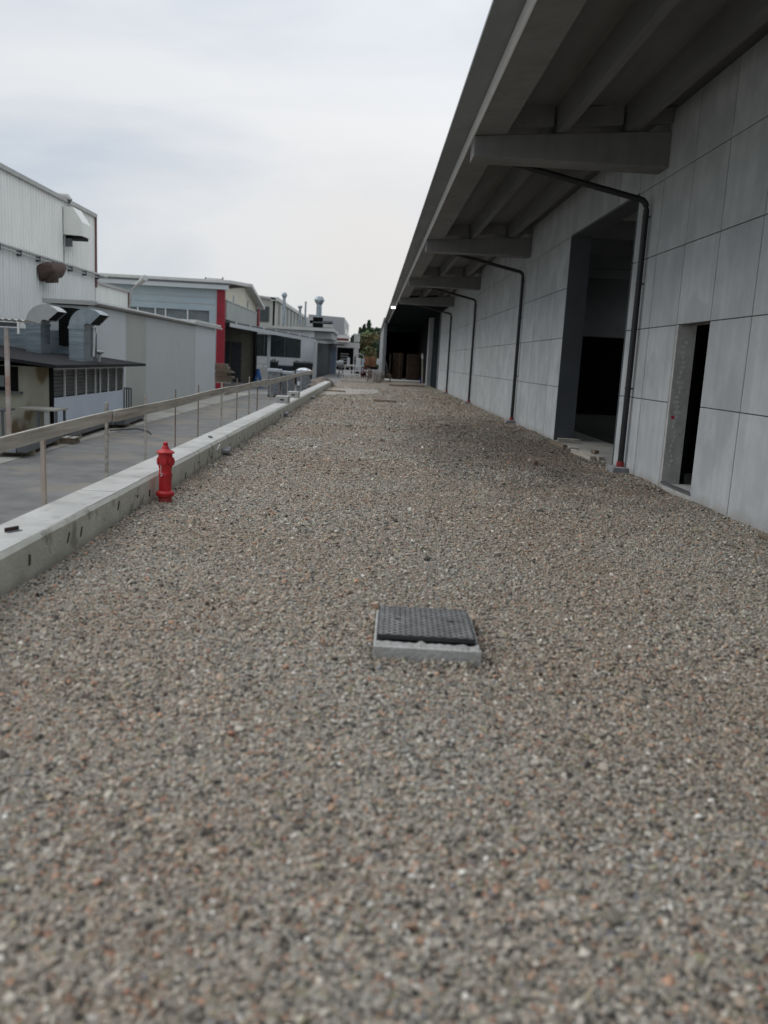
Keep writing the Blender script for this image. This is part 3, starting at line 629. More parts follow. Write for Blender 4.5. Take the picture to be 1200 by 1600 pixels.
for px, py, ln, rz, lab in ((601, 627.5, .9, 1.35, 'short dark plank lying alone in the middle of the gravel'), (512, 603, .9, .9, 'dark bent sheet piece at the end of the low wall'), (587, 597.5, .8, 1.6, 'dark bar lying left of the pallet stack'), (624, 603, 1.4, 1.55, 'left thin dark board lying before the hall slab'), (648, 603.5, 1.5, 1.55, 'right thin dark board lying before the hall slab'), (560, 597, 2.6, 1.5, 'pale long board lying in front of the white racks'), (512, 611, 1.8, 1.3, 'thin strip lying on the pale concrete patch')):
    p = AZ(px, py, .03); tag(MB().obox((p.x, p.y, .06), (.16, ln, .09), rz).build('loose_board', WOOD if 'pale' in lab[:5] else WOODD), lab, 'board', 'loose boards on the gravel')
p = AZ(508, 603, 0); mb = MB()
vs = []; 
for i in range(7):
    for j in range(7):
        u, v = i/6 - .5, j/6 - .5; r_ = max(abs(u), abs(v))*2
        vs.append((p.x - .2 + u*1.5, p.y + v*2.4, 0.02 + .65*(1 - r_)**.6*(.75 + .5*mn.noise(Vector((i*.9, j*.9, 2))))))
mb.add(vs, [(i*7 + j, (i + 1)*7 + j, (i + 1)*7 + j + 1, i*7 + j + 1) for i in range(6) for j in range(6)])
tag(mb.build('rubble_heap', mat('rubble', (.24, .2, .16), (.07, .055, .05), .95, 3, bump=.6, bscale=10)), 'low brown rubble heap at the end of the low wall', 'rubble')

# ------------------------------------------------------------------ left: white corrugated warehouse
def corrugate(x, y0, y1, z0, z1, pitch=.28, depth=.035, name='cladding', m=CLAD, parent=None):
    ys_ = []; y = y0
    while y < y1:
        ys_ += [(y, 0), (y + pitch*.55, 0), (y + pitch*.66, depth), (y + pitch*.89, depth)]; y += pitch
    ys_.append((y1, 0)); ys_ = [q for q in ys_ if q[0] <= y1]
    vs = [(x + d_, y_, z0) for y_, d_ in ys_] + [(x + d_, y_, z1) for y_, d_ in ys_]; n_ = len(ys_)
    o = MB().add(vs, [(i, i + 1, n_ + i + 1, n_ + i) for i in range(n_ - 1)]).build(name, m, parent)
    return o
wh = thing('white_warehouse', (-14, 30, ROAD), 'tall white corrugated metal warehouse at the left edge', 'building')
corrugate(-14, 8, 43.8, 5.2, 7.85, parent=wh); corrugate(-14, 8, 43.8, ROAD, 5.15, m=CLADLOW, parent=wh)
corrugate(-14, 43.95, 49.6, ROAD, 4.7, m=CLAD, parent=wh)
B(-30, -14.02, 8, 43.8, ROAD, 7.8).build('wall', CLADLOW, wh); B(-20, -14.02, 43.8, 49.6, ROAD, 4.65).build('wall', CLADLOW, wh)
B(-30, -13.86, 7.9, 43.85, 7.85, 8.02).build('cap_flashing', CAP, wh); B(-20, -13.88, 43.95, 49.7, 4.7, 4.83).build('cap_flashing', CAP, wh)
B(-14.05, -13.9, 43.75, 43.93, 4.5, 7.85).build('corner_trim', BROWN, wh); B(-14.05, -13.92, 49.6, 49.72, ROAD, 4.7).build('corner_trim', BROWN, wh)
MB().tube([(-13.85, 8, 5.15), (-13.85, 45.2, 5.15)], .06, 8).build('gutter_pipe', CAP, wh)
MB().tube([(-13.83, 8, 5.0), (-13.83, 44.0, 5.0)], .03, 6).build('cable_pipe', CAP, wh)
for k in range(8): B(-14, -13.78, 30.5 + k*1.9, 30.56 + k*1.9, 4.9, 5.15).build('bracket', STEEL, wh)
# roof ridge piece peeping over the eave
a_ = AX(0, 262, -14.6); MB().prism([(-14.6, 33.0, 8.0), (-14.6, 34.6, 8.0), (-14.6, 34.0, 8.25), (-14.6, 33.4, 8.5), (-14.6, 33.0, 8.6)], (-1.5, 0, 0)).build('roof_light', mat('cream_roof_light', (.6, .58, .42), (.5, .48, .34), .6), wh)

hd = thing('vent_hood', (-13.5, 40, 6), 'cream box hood high on the white corrugated wall with a bent pipe', 'vent hood')
YH = 39.4
q = [AY(95, 322, YH), AY(113.4, 323, YH), AY(129, 347.7, YH), AY(129, 368.7, YH), AY(96, 365.8, YH)]
q[0].x = q[4].x = -13.95
yfar = AX(142, 353, q[2].x).y
MB().prism(q, (0, yfar - YH, 0)).build('casing', HOOD, hd)
MB().box(q[4].x + .05, q[3].x - .08, YH + .1, yfar - .1, q[3].z - .12, q[3].z - .002).build('grille', DARKIN, hd)
pc = AY(103, 322, YH + .4); MB().tube([pc + Vector((.15, 0, -.05)), pc + Vector((.18, 0, .28)), pc + Vector((.08, 0, .42)), pc + Vector((-.6, 0, .45))], .11, 10).build('bent_pipe', CAP, hd, smooth=True)
pc = AY(100, 366, YH); MB().tube([pc + Vector((0, .1, 0)), (pc.x - .05, YH + .1, 5.2)], .035, 8).build('drain_pipe', CAP, hd)
B(pc.x - .1, pc.x + .3, YH + .1, YH + .2, pc.z - .5, pc.z - .02).build('wall_bracket', STEEL, hd)
rv = thing('rusty_vent', (-13.6, 37, 4), 'rusty brown curved vent outlet on the white corrugated wall', 'vent')
c0 = AX(76, 424, -13.6)
MB().tube([c0 + Vector((-.4, 0, -.1)), c0 + Vector((0, .1, 0)), c0 + Vector((.15, .55, .1)), c0 + Vector((.2, 1.0, .3))], [.34, .4, .34, .2], 12).build('duct', RUST, rv, smooth=True)
MB().tube([c0 + Vector((.05, .1, 0)), c0 + Vector((.08, .15, -.45))], [.33, .26], 12).build('lower_mouth', RUST, rv, smooth=True)
wl = AX(207, 452, -13.6); wt = AY(227, 434, wl.y - 1)
fl = thing('street_light', (wl.x, wl.y, wl.z), 'slanting grey lamp arm above the end of the white warehouse', 'lamp')
MB().tube([wl + Vector((-.2, 0, -1.2)), wl, wl.lerp(wt, .4)], .05, 8).build('arm', CAP, fl); MB().tube([wl.lerp(wt, .35), wt], [.12, .17], 8).build('lamp_head', CAP, fl)

# ------------------------------------------------------------------ grey panel annex (long flat box)
ga = thing('grey_annex', (-10.4, 42, ROAD), 'long low light grey panel annex with a sloping flat roof edge', 'building')
ycut = [30.4, 34.5, 37.6, 47.9, 53.9]
gm = [GREYBOX3, GREYBOX2, GREYBOX, GREYBOX3]
for k in range(4):
    o = B(-9.8 + (.02 if k == 3 else 0), -9.95, ycut[k] + .005, ycut[k + 1] - .005, ROAD, 3.0 + (.1 if k == 3 else 0)).build('wall_panel', gm[k], ga, bevel=.01)
B(-11.4, -9.955, 30.42, 53.8, ROAD, 2.98).build('wall', GREYBOX, ga)
B(-11.5, -9.68, 30.3, 48.2, 3.02, 3.17).build('roof_edge', CAP, ga)
B(-11.5, -9.62, 47.4, 55.0, 3.19, 3.32).build('roof_edge', ROOFW, ga)
MB().tube([(-9.62, 30.3, 3.1), (-9.62, 55.3, 3.1)], .05, 8).build('gutter', CAP, ga)

# ------------------------------------------------------------------ shed with dark felt roof
sh = thing('small_shed', (-10, 26.5, ROAD), 'small stained shed with dark felt roof and a row of louvred windows', 'shed')
SY0, SY1 = 23.2, 29.95; SX = -8.6
B(-13.9, SX - .05, SY0, SY0 + .15, ROAD, 1.0).build('end_wall', YWALL, sh)
B(SX - .06, SX + .0, SY0 + .1, SY1, ROAD, .17).build('parapet_panel', PALEW, sh)
B(-13.8, SX - .07, SY0 + .16, SY1 - .1, ROAD, .95).build('inner_core', BLACKISH, sh)
B(-13.9, SX - .05, SY1 - .15, SY1, ROAD, .97).build('end_wall', YWALL, sh)
xs_ = [82, 101.5, 119, 135, 149.5, 157, 169.5, 182, 193]
yl = [AX(a, 595, SX).y for a in xs_]
for k in range(8):
    wn_ = MB().box(SX - .06, SX - .045, yl[k] + .01, yl[k + 1] - .01, .2, .93).build('window', LOUV, sh)
    for j in range(7): MB().obox((SX - .03, (yl[k] + yl[k + 1])/2, .25 + j*.1), (.025, yl[k + 1] - yl[k] - .06, .012), ry=.6).build('louvre', LOUV, wn_)
for y in yl: B(SX - .04, SX + .008, y - .022, y + .022, .175, .94).build('window_mullion', WFRAME, sh)
B(SX - .06, SX + .012, yl[0] - .03, yl[-1], .94, .99).build('window_head', WFRAME, sh)
B(SX - .05, SX + .03, SY0 - .02, SY0 + .12, ROAD, .99).build('corner_post', BLACKISH, sh)
MB().prism([(SX + .35, SY0 - .6, 1.0), (-13.95, SY0 - .6, 1.56), (-13.95, SY0 - .6, 1.65), (SX + .35, SY0 - .6, 1.09)], (0, 9.0, 0)).build('roof', TARP, sh)
nwp = [AY(-60, 573, SY0), AY(28, 573, SY0), AY(28, 611, SY0)]
wi = B(nwp[0].x, nwp[1].x, SY0 - .03, SY0 - .005, nwp[2].z, nwp[1].z).build('window', BLACKISH, sh)
B(nwp[0].x + .4, nwp[1].x - .35, SY0 - .05, SY0 - .035, nwp[2].z + .1, nwp[1].z - .25).build('pane', GLASSG, wi)
B(nwp[0].x, nwp[1].x + .12, SY0 - .12, SY0, nwp[2].z - .06, nwp[2].z - .01).build('window_sill', STEEL, wi)

# ducts on the shed roof
def rect_duct(name, cx, cy, w_, d_, zb, zt, label, R0, ang, m_side, m_riser, mouth=True, group='ducts on the shed roof'):
    """riser, then an elbow bending towards +x with a dark mouth"""
    t_ = thing(name, (cx, cy, zb), label, 'duct', group)
    rz_ = MB().box(cx - w_/2, cx + w_/2, cy - d_/2, cy + d_/2, zb, zt).build('riser', m_riser, t_)
    n_ = int((zt - zb)/.16)
    for j in range(n_): B(cx - w_/2 + .02, cx + w_/2 - .02, cy - d_/2 - .014, cy - d_/2 - .001, zb + .08 + j*.16, zb + .105 + j*.16).build('stiffening_rib', m_riser, rz_)
    B(cx - w_/2 - .025, cx + w_/2 + .025, cy - d_/2 - .025, cy + d_/2 + .025, zt - .02, zt + .05).build('flange', GALV, t_)
    px_ = cx + w_/2 + R0; mb_ = MB(); n_ = 14; ri, ro = R0, R0 + w_
    vs = []
    for i in range(n_ + 1):
        a = math.pi - ang*i/n_
        for r_, y_ in ((ri, cy - d_/2), (ro, cy - d_/2), (ro, cy + d_/2), (ri, cy + d_/2)):
            vs.append((px_ + r_*math.cos(a), y_, zt + .05 + r_*math.sin(a)))
    fs = [(i*4 + k, i*4 + (k + 1) % 4, (i + 1)*4 + (k + 1) % 4, (i + 1)*4 + k) for i in range(n_) for k in range(4)]
    mb_.add(vs, fs + [(0, 1, 2, 3)]); e_ = mb_.build('elbow', m_side, t_)
    a = math.pi - ang; c_, s_ = math.cos(a), math.sin(a); in_ = .02
    mo = [(px_ + (ri + in_)*c_, cy - d_/2 + in_, zt + .05 + (ri + in_)*s_), (px_ + (ro - in_)*c_, cy - d_/2 + in_, zt + .05 + (ro - in_)*s_), (px_ + (ro - in_)*c_, cy + d_/2 - in_, zt + .05 + (ro - in_)*s_), (px_ + (ri + in_)*c_, cy + d_/2 - in_, zt + .05 + (ri + in_)*s_)]
    back = Vector((s_, 0, -c_))*-.12
    MB().add([Vector(v) - Vector((s_, 0, -c_))*.03 for v in mo], [(0, 1, 2, 3)]).build('mouth', DARKIN, e_)
    return t_
def roofz(x): return 1.09 + (SX + .35 - x)*(.56/5.7)
YD = 26.2
c1 = AY(108, 553, YD); c2 = AY(131, 555, YD); top2 = AY(120, 513, YD)
rect_duct('roof_duct', (c1.x + c2.x)/2, YD + .45, c2.x - c1.x, .9, roofz(c1.x) - .2, top2.z, 'nearer blue galvanised duct elbow on the shed roof, mouth turned down right', .11, math.radians(135), GALV, GALV_RISER)
YD1 = 27.4; c1 = AY(41, 549, YD1); c2 = AY(64, 549, YD1); top1 = AY(55, 507, YD1)
rect_duct('roof_duct', (c1.x + c2.x)/2, YD1 + .4, c2.x - c1.x, .8, roofz(c2.x) - .3, top1.z, 'left matt grey duct elbow on the shed roof behind the canopy post', .12, math.radians(138), DUCTMATT, GALV_RISER)
t_ = thing('cross_duct', (-12, 28.6, 1.6), 'long horizontal galvanised duct running behind the two duct elbows', 'duct')
p0, p1 = AY(0, 548, 28.9), AY(108, 517, 28.9)
B(p0.x - 2.5, p1.x, 28.9, 29.6, p0.z, p1.z).build('trunk', GALV_RISER, t_)
p0, p1 = AY(92, 540, 28.6), AY(114, 481, 28.6); B(p0.x, p1.x, 28.6, 29.4, p0.z, p1.z).build('upright_box', BLACKISH, t_)
t_ = thing('roof_strut', (c1.x, 26, 1), 'braced metal strut pair standing right of the galvanised duct', 'strut')
for a, c, m_ in (((143, 556), (143, 512), STEEL), ((150, 560), (150, 512), STEEL), ((146, 555), (151, 512), WFRAME)):
    MB().tube([AY(*a, 26.4), AY(*c, 26.4)], .03, 6).build('strut', m_, t_)
pv = AY(155, 560, 27.5); t_ = thing('roof_vent_cap', tuple(pv), 'tiny mushroom vent cap at the right end of the shed roof', 'vent')
MB().lathe(tuple(pv), [(.05, -.1), (.05, .12), (.17, .2), (.16, .23), (.03, .25)], 12).build('cap', CAP, t_)

# canopy post with corrugated sheet at far left
cp = thing('left_canopy', (-9, 20.3, ROAD), 'thin rusting post carrying a corrugated sheet canopy at the left edge', 'canopy')
pb, pt = AY(14, 680, 19.6), AY(12.5, 512, 19.6)
MB().box(pb.x - .04, pb.x + .045, 19.56, 19.64, ROAD, pt.z).build('post', mat('rusty_white_post', (.52, .52, .5), (.28, .14, .09), .7, 1.2, stretch=(.3, .3, 1)), cp)
mb = MB(); vs = []; pe = AY(42, 502, 19.3)
xx = np.arange(-16, pe.x, .075)
for i, x_ in enumerate(xx): vs += [(x_, 19.3, pe.z + (pe.x - x_)*.02 + .035*(i % 2)), (x_, 19.95, pe.z + (pe.x - x_)*.02 - .03 + .02*(i % 2))]
mb.add(vs, [(2*i, 2*i + 2, 2*i + 3, 2*i + 1) for i in range(len(xx) - 1)]); mb.build('corrugated_sheet', ROOFW, cp)
B(-16, pe.x - .3, 19.5, 19.58, pe.z - .13, pe.z - .04).build('edge_beam', DGREY, cp)
B(pe.x - .22, pe.x - .18, 19.3, 19.34, pe.z - .28, pe.z - .02).build('end_bracket', WFRAME, cp)

# workbench and steel profiles on the apron
wb = thing('work_bench', (-8.4, 22.6, ROAD), 'grey metal workbench in front of the stained shed wall', 'bench')
ztop = AY(60, 638, 22.4).z
B(AY(49, 640, 22.3).x - .35, AY(90, 641, 22.3).x, 22.3, 23.1, ztop - .05, ztop).build('table_top', STRIP, wb)
x0b, x1b = AY(56, 650, 22.3).x, AY(88, 650, 22.3).x
for x_ in (x0b, x1b - .06):
    for y_ in (22.35, 22.95): B(x_, x_ + .06, y_, y_ + .05, ROAD, ztop - .05).build('leg', STEEL, wb)
B(AY(68, 650, 22.3).x, AY(76, 650, 22.3).x, 22.34, 22.4, ROAD, ztop - .05).build('apron_plate', CAP, wb)
bt = AY(0, 640, 21.2)
wb2 = thing('side_table', (bt.x, 21.2, ROAD), 'dark small table partly cut by the left edge, under the shed window', 'table')
B(bt.x - .8, bt.x + .08, 21.2, 21.9, bt.z - .05, bt.z).build('table_top', STEEL, wb2)
for x_ in (-.7, 0): B(bt.x + x_, bt.x + x_ + .05, 21.25, 21.3, ROAD, bt.z - .05).build('leg', STEEL, wb2)
def profile_stack(px0, py0, px1, py1, wid, h, label, n=3):
    a = AZ(px0, py0, ROAD + .05); c = AZ(px1, py1, ROAD + .05); d = (c - a); ln = d.length; rz = math.atan2(d.y, d.x) - math.pi/2
    t_ = thing('steel_profiles', tuple((a + c)/2), label, 'steel profiles', 'steel profile bundles on the apron')
    side = Vector((-d.y, d.x, 0)).normalized(); mid = (a + c)/2 + side*wid/2
    for k in (-.35, .35): MB().obox(mid + d*k + Vector((0, 0, .03)), (wid*1.05, .09, .09), rz).build('bearer', WOODD, t_)
    for k in range(n):
        MB().obox(mid + side*((k - (n - 1)/2)*wid/n) + Vector((0, 0, .08 + h/2 - .01*k)), (wid/n*.93, ln, h), rz).build('profile', [STEEL, GALV, STEEL][k % 3] if k else STEEL, t_)
profile_stack(44, 713, 98, 690, .75, .26, 'nearest bundle of dark steel profiles on the apron before the workbench')
profile_stack(112, 688, 188, 663, .8, .17, 'flat bundle of grey profiles with a pale top before the shed', 2)
profile_stack(196, 668, 228, 655, .7, .22, 'third dark bundle of profiles before the grey annex', 2)
profile_stack(232, 643, 262, 635, .5, .08, 'thin farthest strip bundle lying before the grey annex', 2)
p = AZ(104, 692, ROAD + .01); t_ = thing('small_pallet', (p.x, p.y, ROAD), 'little broken wooden pallet between two profile bundles', 'pallet')
for k in range(3): MB().obox((p.x - .2 + k*.2, p.y, ROAD + .16), (.13, .5, .02), .1).build('deck_board', WOOD, t_)
for k in (-1, 1): MB().obox((p.x, p.y + k*.18, ROAD + .08), (.55, .08, .12), .1).build('bearer', WOODD, t_)
cb = [AZ(x_, y_, ROAD + .03) for x_, y_ in ((172, 673), (190, 671), (215, 670), (232, 674), (236, 678))]
tag(MB().tube(cb, .018, 6).build('cable', BLACKBAG), 'black cable snaking across the road behind the rail', 'cable')
gt = thing('metal_gate', (-9.5, 31.6, ROAD), 'small barred metal gate between the shed and the grey annex', 'gate')
ga_, gb_ = AY(194, 600, 30.15), AY(205, 600, 30.15)
for k in range(4): xk = ga_.x + (gb_.x - ga_.x)*k/3; B(xk - .02, xk + .02, 30.13, 30.17, ROAD, .22).build('bar', STEEL, gt)
for z_ in (.2, -.75): B(ga_.x, gb_.x, 30.12, 30.18, z_, z_ + .05).build('rail', STEEL, gt)

# ------------------------------------------------------------------ blue grey building with red columns
bb = thing('blue_grey_building', (-14.5, 68, ROAD), 'blue grey industrial building with red corner column and cream gable', 'building')
YB = 60.; XG = -10.3
lft = -24
w0, w1 = AY(202, 490, YB), AY(327, 490, YB); zt_, zb_ = AY(270, 482.5, YB).z, AY(270, 512, YB).z
B(lft, w0.x - 3, YB, YB + .3, ROAD, 5.85).build('wall', BLUEG, bb)
B(w0.x - 3, -10.8, YB, YB + .3, zt_, 5.85).build('wall', BLUEG, bb); B(w0.x - 3, -10.8, YB, YB + .3, ROAD, zb_ - .4).build('wall', BLUEG, bb)
B(w1.x, -10.8, YB, YB + .3, zb_ - .4, zt_).build('wall', BLUEG, bb)
cutx = [w0.x - 2.98, AY(215, 490, YB).x, AY(242.5, 490, YB).x, AY(258.5, 490, YB).x, AY(293, 490, YB).x, w1.x]
for a, c in zip(cutx, cutx[1:]):
    wn_ = B(a, c, YB + .15, YB + .2, zb_ - .4, zt_).build('window', GLASSG, bb)
    B(a - .04, a + .04, YB + .02, YB + .14, zb_ - .4, zt_).build('frame', WFRAME, wn_)
for z_ in (5.3, 4.85): B(lft, -10.8, YB - .03, YB - .002, z_, z_ + .03).build('cladding_seam', CAP, bb)
B(-10.8, -10.27, YB - .08, YB + .35, ROAD, 5.85).build('corner_column', RED, bb)
for k in range(4): B(-10.77 + k*.13, -10.70 + k*.13, YB - .11, YB - .082, ROAD, 5.85).build('column_rib', RED, bb)
B(lft, -10.0, YB - .45, YB - .05, 5.87, 6.17).build('fascia', GREYBOX3, bb)
B(lft, -9.95, YB - .5, YB - .02, 6.18, 6.26).build('fascia_cap', STEEL, bb)
e0 = Vector((XG, YB, 6.0)); pk = AX(382, 449, XG); e1 = AX(401, 474, XG)
MB().prism([(XG, YB + .3, 3.95), (XG, e1.y, 3.95), (XG, e1.y, e1.z), (XG, pk.y, pk.z), (XG, YB + .3, 5.95)], (-.25, 0, 0)).build('gable_wall', YEL, bb)
MB().prism([(XG + .4, YB - .4, 6.3), (XG + .4, pk.y, pk.z + .05), (XG + .4, pk.y, pk.z + .3), (XG + .4, YB - .4, 6.5)], (-16, 0, 0)).build('roof_slope', ROOFW, bb)
MB().prism([(XG + .6, e1.y + 1.2, e1.z - .45), (XG + .6, pk.y, pk.z + .05), (XG + .6, pk.y, pk.z + .3), (XG + .6, e1.y + 1.2, e1.z - .2)], (-16, 0, 0)).build('roof_slope', ROOFW, bb)
gp0, gp1 = AX(351, 470, XG), AX(399, 487, XG)
B(XG + .01, XG + .14, YB + .36, e1.y, 3.9, gp0.z).build('parapet_panel', GREENG, bb)
B(XG + .0, XG + .18, YB + .36, e1.y + .1, gp0.z + .002, gp0.z + .1).build('parapet_cap', CAP, bb)
B(XG - .2, XG + .2, e1.y - .5, e1.y + .02, 3.9, e1.z - .4).build('corner_column', RED, bb) if False else B(XG + .19, XG + .3, e1.y - .6, e1.y, 3.6, e1.z - .5).build('far_column', RED, bb)
for px in (365, 387):
    p = AX(px, 470 if px == 365 else 477, XG); B(XG + .01, XG + .05, p.y - .3, p.y + .3, p.z - .35, p.z + .35).build('gable_window', GLASSG, bb)
B(XG - .1, XG - 6, e1.y - .3, e1.y, ROAD, 3.9).build('inner_wall', mat('beige_inner', (.35, .33, .27), (.28, .26, .21), .9), bb)
B(XG - 5.9, XG - 6.2, YB + .3, e1.y - .3, ROAD, 3.9).build('inner_wall', DGREY, bb)
B(XG - 6, XG, YB + .3, e1.y, 3.75, 3.9).build('inner_ceiling', DGREY, bb)
for k in range(3):
    yk = e1.y - .36; xk = XG - 1.6 - k*1.0
    B(xk - .42, xk + .42, yk - .05, yk, ROAD, 2.6).build('door_leaf', DGREY, bb)
B(XG - .02, XG + .14, e1.y - 1.2, e1.y, ROAD, 3.88).build('dark_pier', BLACKISH, bb)
for px in (321, 348): p = AY(px, 441, YB + 3); MB().tube([(p.x, YB + 3, 6), (p.x, YB + 3, p.z + .35)], .05, 6).build('roof_stub', STEEL, bb)
MB().tube([(AY(321, 438, YB + 3).x, YB + 3, AY(321, 439, YB + 3).z + .2), (AY(348, 438, YB + 3).x, YB + 3, AY(348, 441, YB + 3).z + .2)], .025, 6).build('roof_rail', STEEL, bb)

ts = thing('timber_stack', (-9, 55, ROAD), 'untidy stack of old timbers beside the foot of the red column', 'timber stack')
ta = AZ(335, 600, ROAD)
for k in range(13):
    a = AY(335, 597 - k*2.35, 55.5); c = AY(358 + random.uniform(-2, 6)*(1 if k < 8 else 0) - max(0, k - 8)*.8, 597 - k*2.35, 55.5)
    for j in range(3):
        MB().obox(((a.x + c.x)/2 + random.uniform(-.1, .1), 55.5 + j*.4, a.z), (c.x - a.x, .3, random.uniform(.05, .08)), random.uniform(-.05, .05)).build('timber', WOODD if random.random() < .8 else WOOD, ts)

# lean-to canopy, posts, white wall with dark window behind
lt = thing('lean_to_canopy', (-7, 72, ROAD), 'grey lean-to canopy with thin roof edge on two light posts', 'canopy')
A_ = AX(350, 500, XG + .3); Bq = AY(492, 528, 74); Cq = AY(520, 534.5, 80)
A_ = Vector((XG + .3, YB + .3, AX(350, 500, XG + .3).z))
def slab(p, q_, r_, s_, th, name, m, par): 
    vs = [p, q_, r_, s_]; vs = vs + [v - Vector((0, 0, th)) for v in vs]
    MB().add(vs, [(0, 1, 2, 3), (7, 6, 5, 4), (0, 4, 5, 1), (1, 5, 6, 2), (2, 6, 7, 3), (3, 7, 4, 0)]).build(name, m, par)
slab(A_, Bq, Bq + Vector((0, 3, .05)), A_ + Vector((0, 5, .1)), .09, 'roof_sheet', STEEL, lt)
slab(Bq, Cq, Cq + Vector((0, 3, 0)), Bq + Vector((0, 3, .05)), .09, 'roof_sheet', STEEL, lt)
slab(A_ - Vector((-.05, -.1, .10)), Bq - Vector((-.05, -.1, .10)), Bq + Vector((.1, .35, -.10)), A_ + Vector((.1, .35, -.10)), .26, 'edge_beam', GREYBOX3, lt)
for k in range(7):
    c_ = A_.lerp(Bq, (k + .5)/7); B(c_.x - .04, c_.x + .04, c_.y - .08, c_.y - .02, c_.z - .12, c_.z + .1).build('bracket', WFRAME, lt)
for px0, px1 in ((417, 421.5), (489.5, 495)):
    t1 = (px0 - 350)/(492 - 350); yy_ = min(A_.lerp(Bq, min(t1, 1)).y, 74) + .2; a, c = AY(px0, 560, yy_), AY(px1, 560, yy_)
    B(a.x, c.x, yy_, yy_ + (c.x - a.x), ROAD, A_.lerp(Bq, min(t1, 1)).z - .37).build('post', GREYBOX3, lt)

ww = thing('white_outbuilding', (-6.5, 86, ROAD), 'white walled outbuilding with a long dark window under the lean-to', 'building')
YW = 80.; a, c = AY(398, 510, YW), AY(492, 510, YW); zt_ = AY(440, 508, YW).z
wl0, wl1 = AY(401, 522, YW), AY(471, 522, YW); wz1, wz0 = AY(436, 523.5, YW).z, AY(436, 558, YW).z
B(a.x - 1, c.x, YW, YW + .3, wz1, zt_ - .2).build('wall', WHITE, ww); B(a.x - 1, c.x, YW, YW + .3, ROAD, wz0).build('wall', WHITE, ww); B(wl1.x, c.x, YW, YW + .3, wz0, wz1).build('wall', WHITE, ww)
B(a.x - 1, wl0.x, YW, YW + .3, wz0, wz1).build('wall', WHITE, ww)
cuts_ = [wl0.x, AY(413, 540, YW).x, AY(445, 540, YW).x, wl1.x]
for u, v in zip(cuts_, cuts_[1:]): B(u + .03, v - .03, YW + .12, YW + .16, wz0, wz1).build('window', GLASSD, ww)
for px in (413, 445): p = AY(px, 540, YW); B(p.x - .03, p.x + .03, YW + .05, YW + .118, wz0, wz1).build('window_mullion', DGREY, ww)
ra, rb = AY(400, 503, YW), AY(523, 516, YW)
B(ra.x, AY(522, 516, YW).x, YW - .3, YW + 12, AY(523, 518.5, YW).z, AY(523, 514, YW).z).build('roof', ROOFW, ww)
B(ra.x, AY(519, 516, YW).x, YW + .31, YW + 11.5, AY(523, 530, YW).z, AY(523, 519, YW).z).build('upper_wall', GREYBOX, ww)

def wall_seg(name, pa, pb_, x, m, label, cat='wall panel', zt=None):
    t_ = None
    a = AX(pa[0], pa[1], x); c = AX(pb_[0], pb_[1], x)
    return a, c
cw = thing('corrugated_screen', (-4.6, 80, ROAD), 'dark grey corrugated screen wall right of the wide light post', 'screen wall')
a, c = AX(497, 540, -4.9), AX(511.5, 540, -4.9)
mb = MB(); n_ = 28
ys_ = np.linspace(76, 102, n_*2)
xs2 = [-4.95 + .0*i + (.05 if i % 2 else 0) + (y_ - 76)*.028 for i, y_ in enumerate(ys_)]
zt_ = AX(500, 537, -4.9).z
mb.add([(x_, y_, ROAD) for x_, y_ in zip(xs2, ys_)] + [(x_, y_, zt_ + (y_ - 76)*.01) for x_, y_ in zip(xs2, ys_)], [(i, i + 1, len(ys_) + i + 1, len(ys_) + i) for i in range(len(ys_) - 1)])
mb.build('corrugated_sheet', CORRD, cw)
YS = 92; a, c = AY(514, 545, YS), AY(526.5, 545, YS); zt_ = AY(520, 540, YS).z
bs = thing('blue_grey_shutter', ((a.x + c.x)/2, YS, ROAD), 'narrow blue grey sheet metal wall at the end of the lean-to', 'sheet wall')
B(a.x, a.x + .25, YS - .05, YS + .1, ROAD, zt_).build('edge_post', FLANGE, bs)
for k in range(5): 
    xk = a.x + .26 + (c.x - a.x - .26)*k/5; B(xk, xk + (c.x - a.x - .26)/5 - .02, YS, YS + .06, ROAD, zt_ - .02*k).build('sheet', BLUESH, bs)
B(a.x - .2, c.x + .8, YS - .8, YS + .4, zt_ + .02, zt_ + .2).build('roof_edge', STEEL, bs)

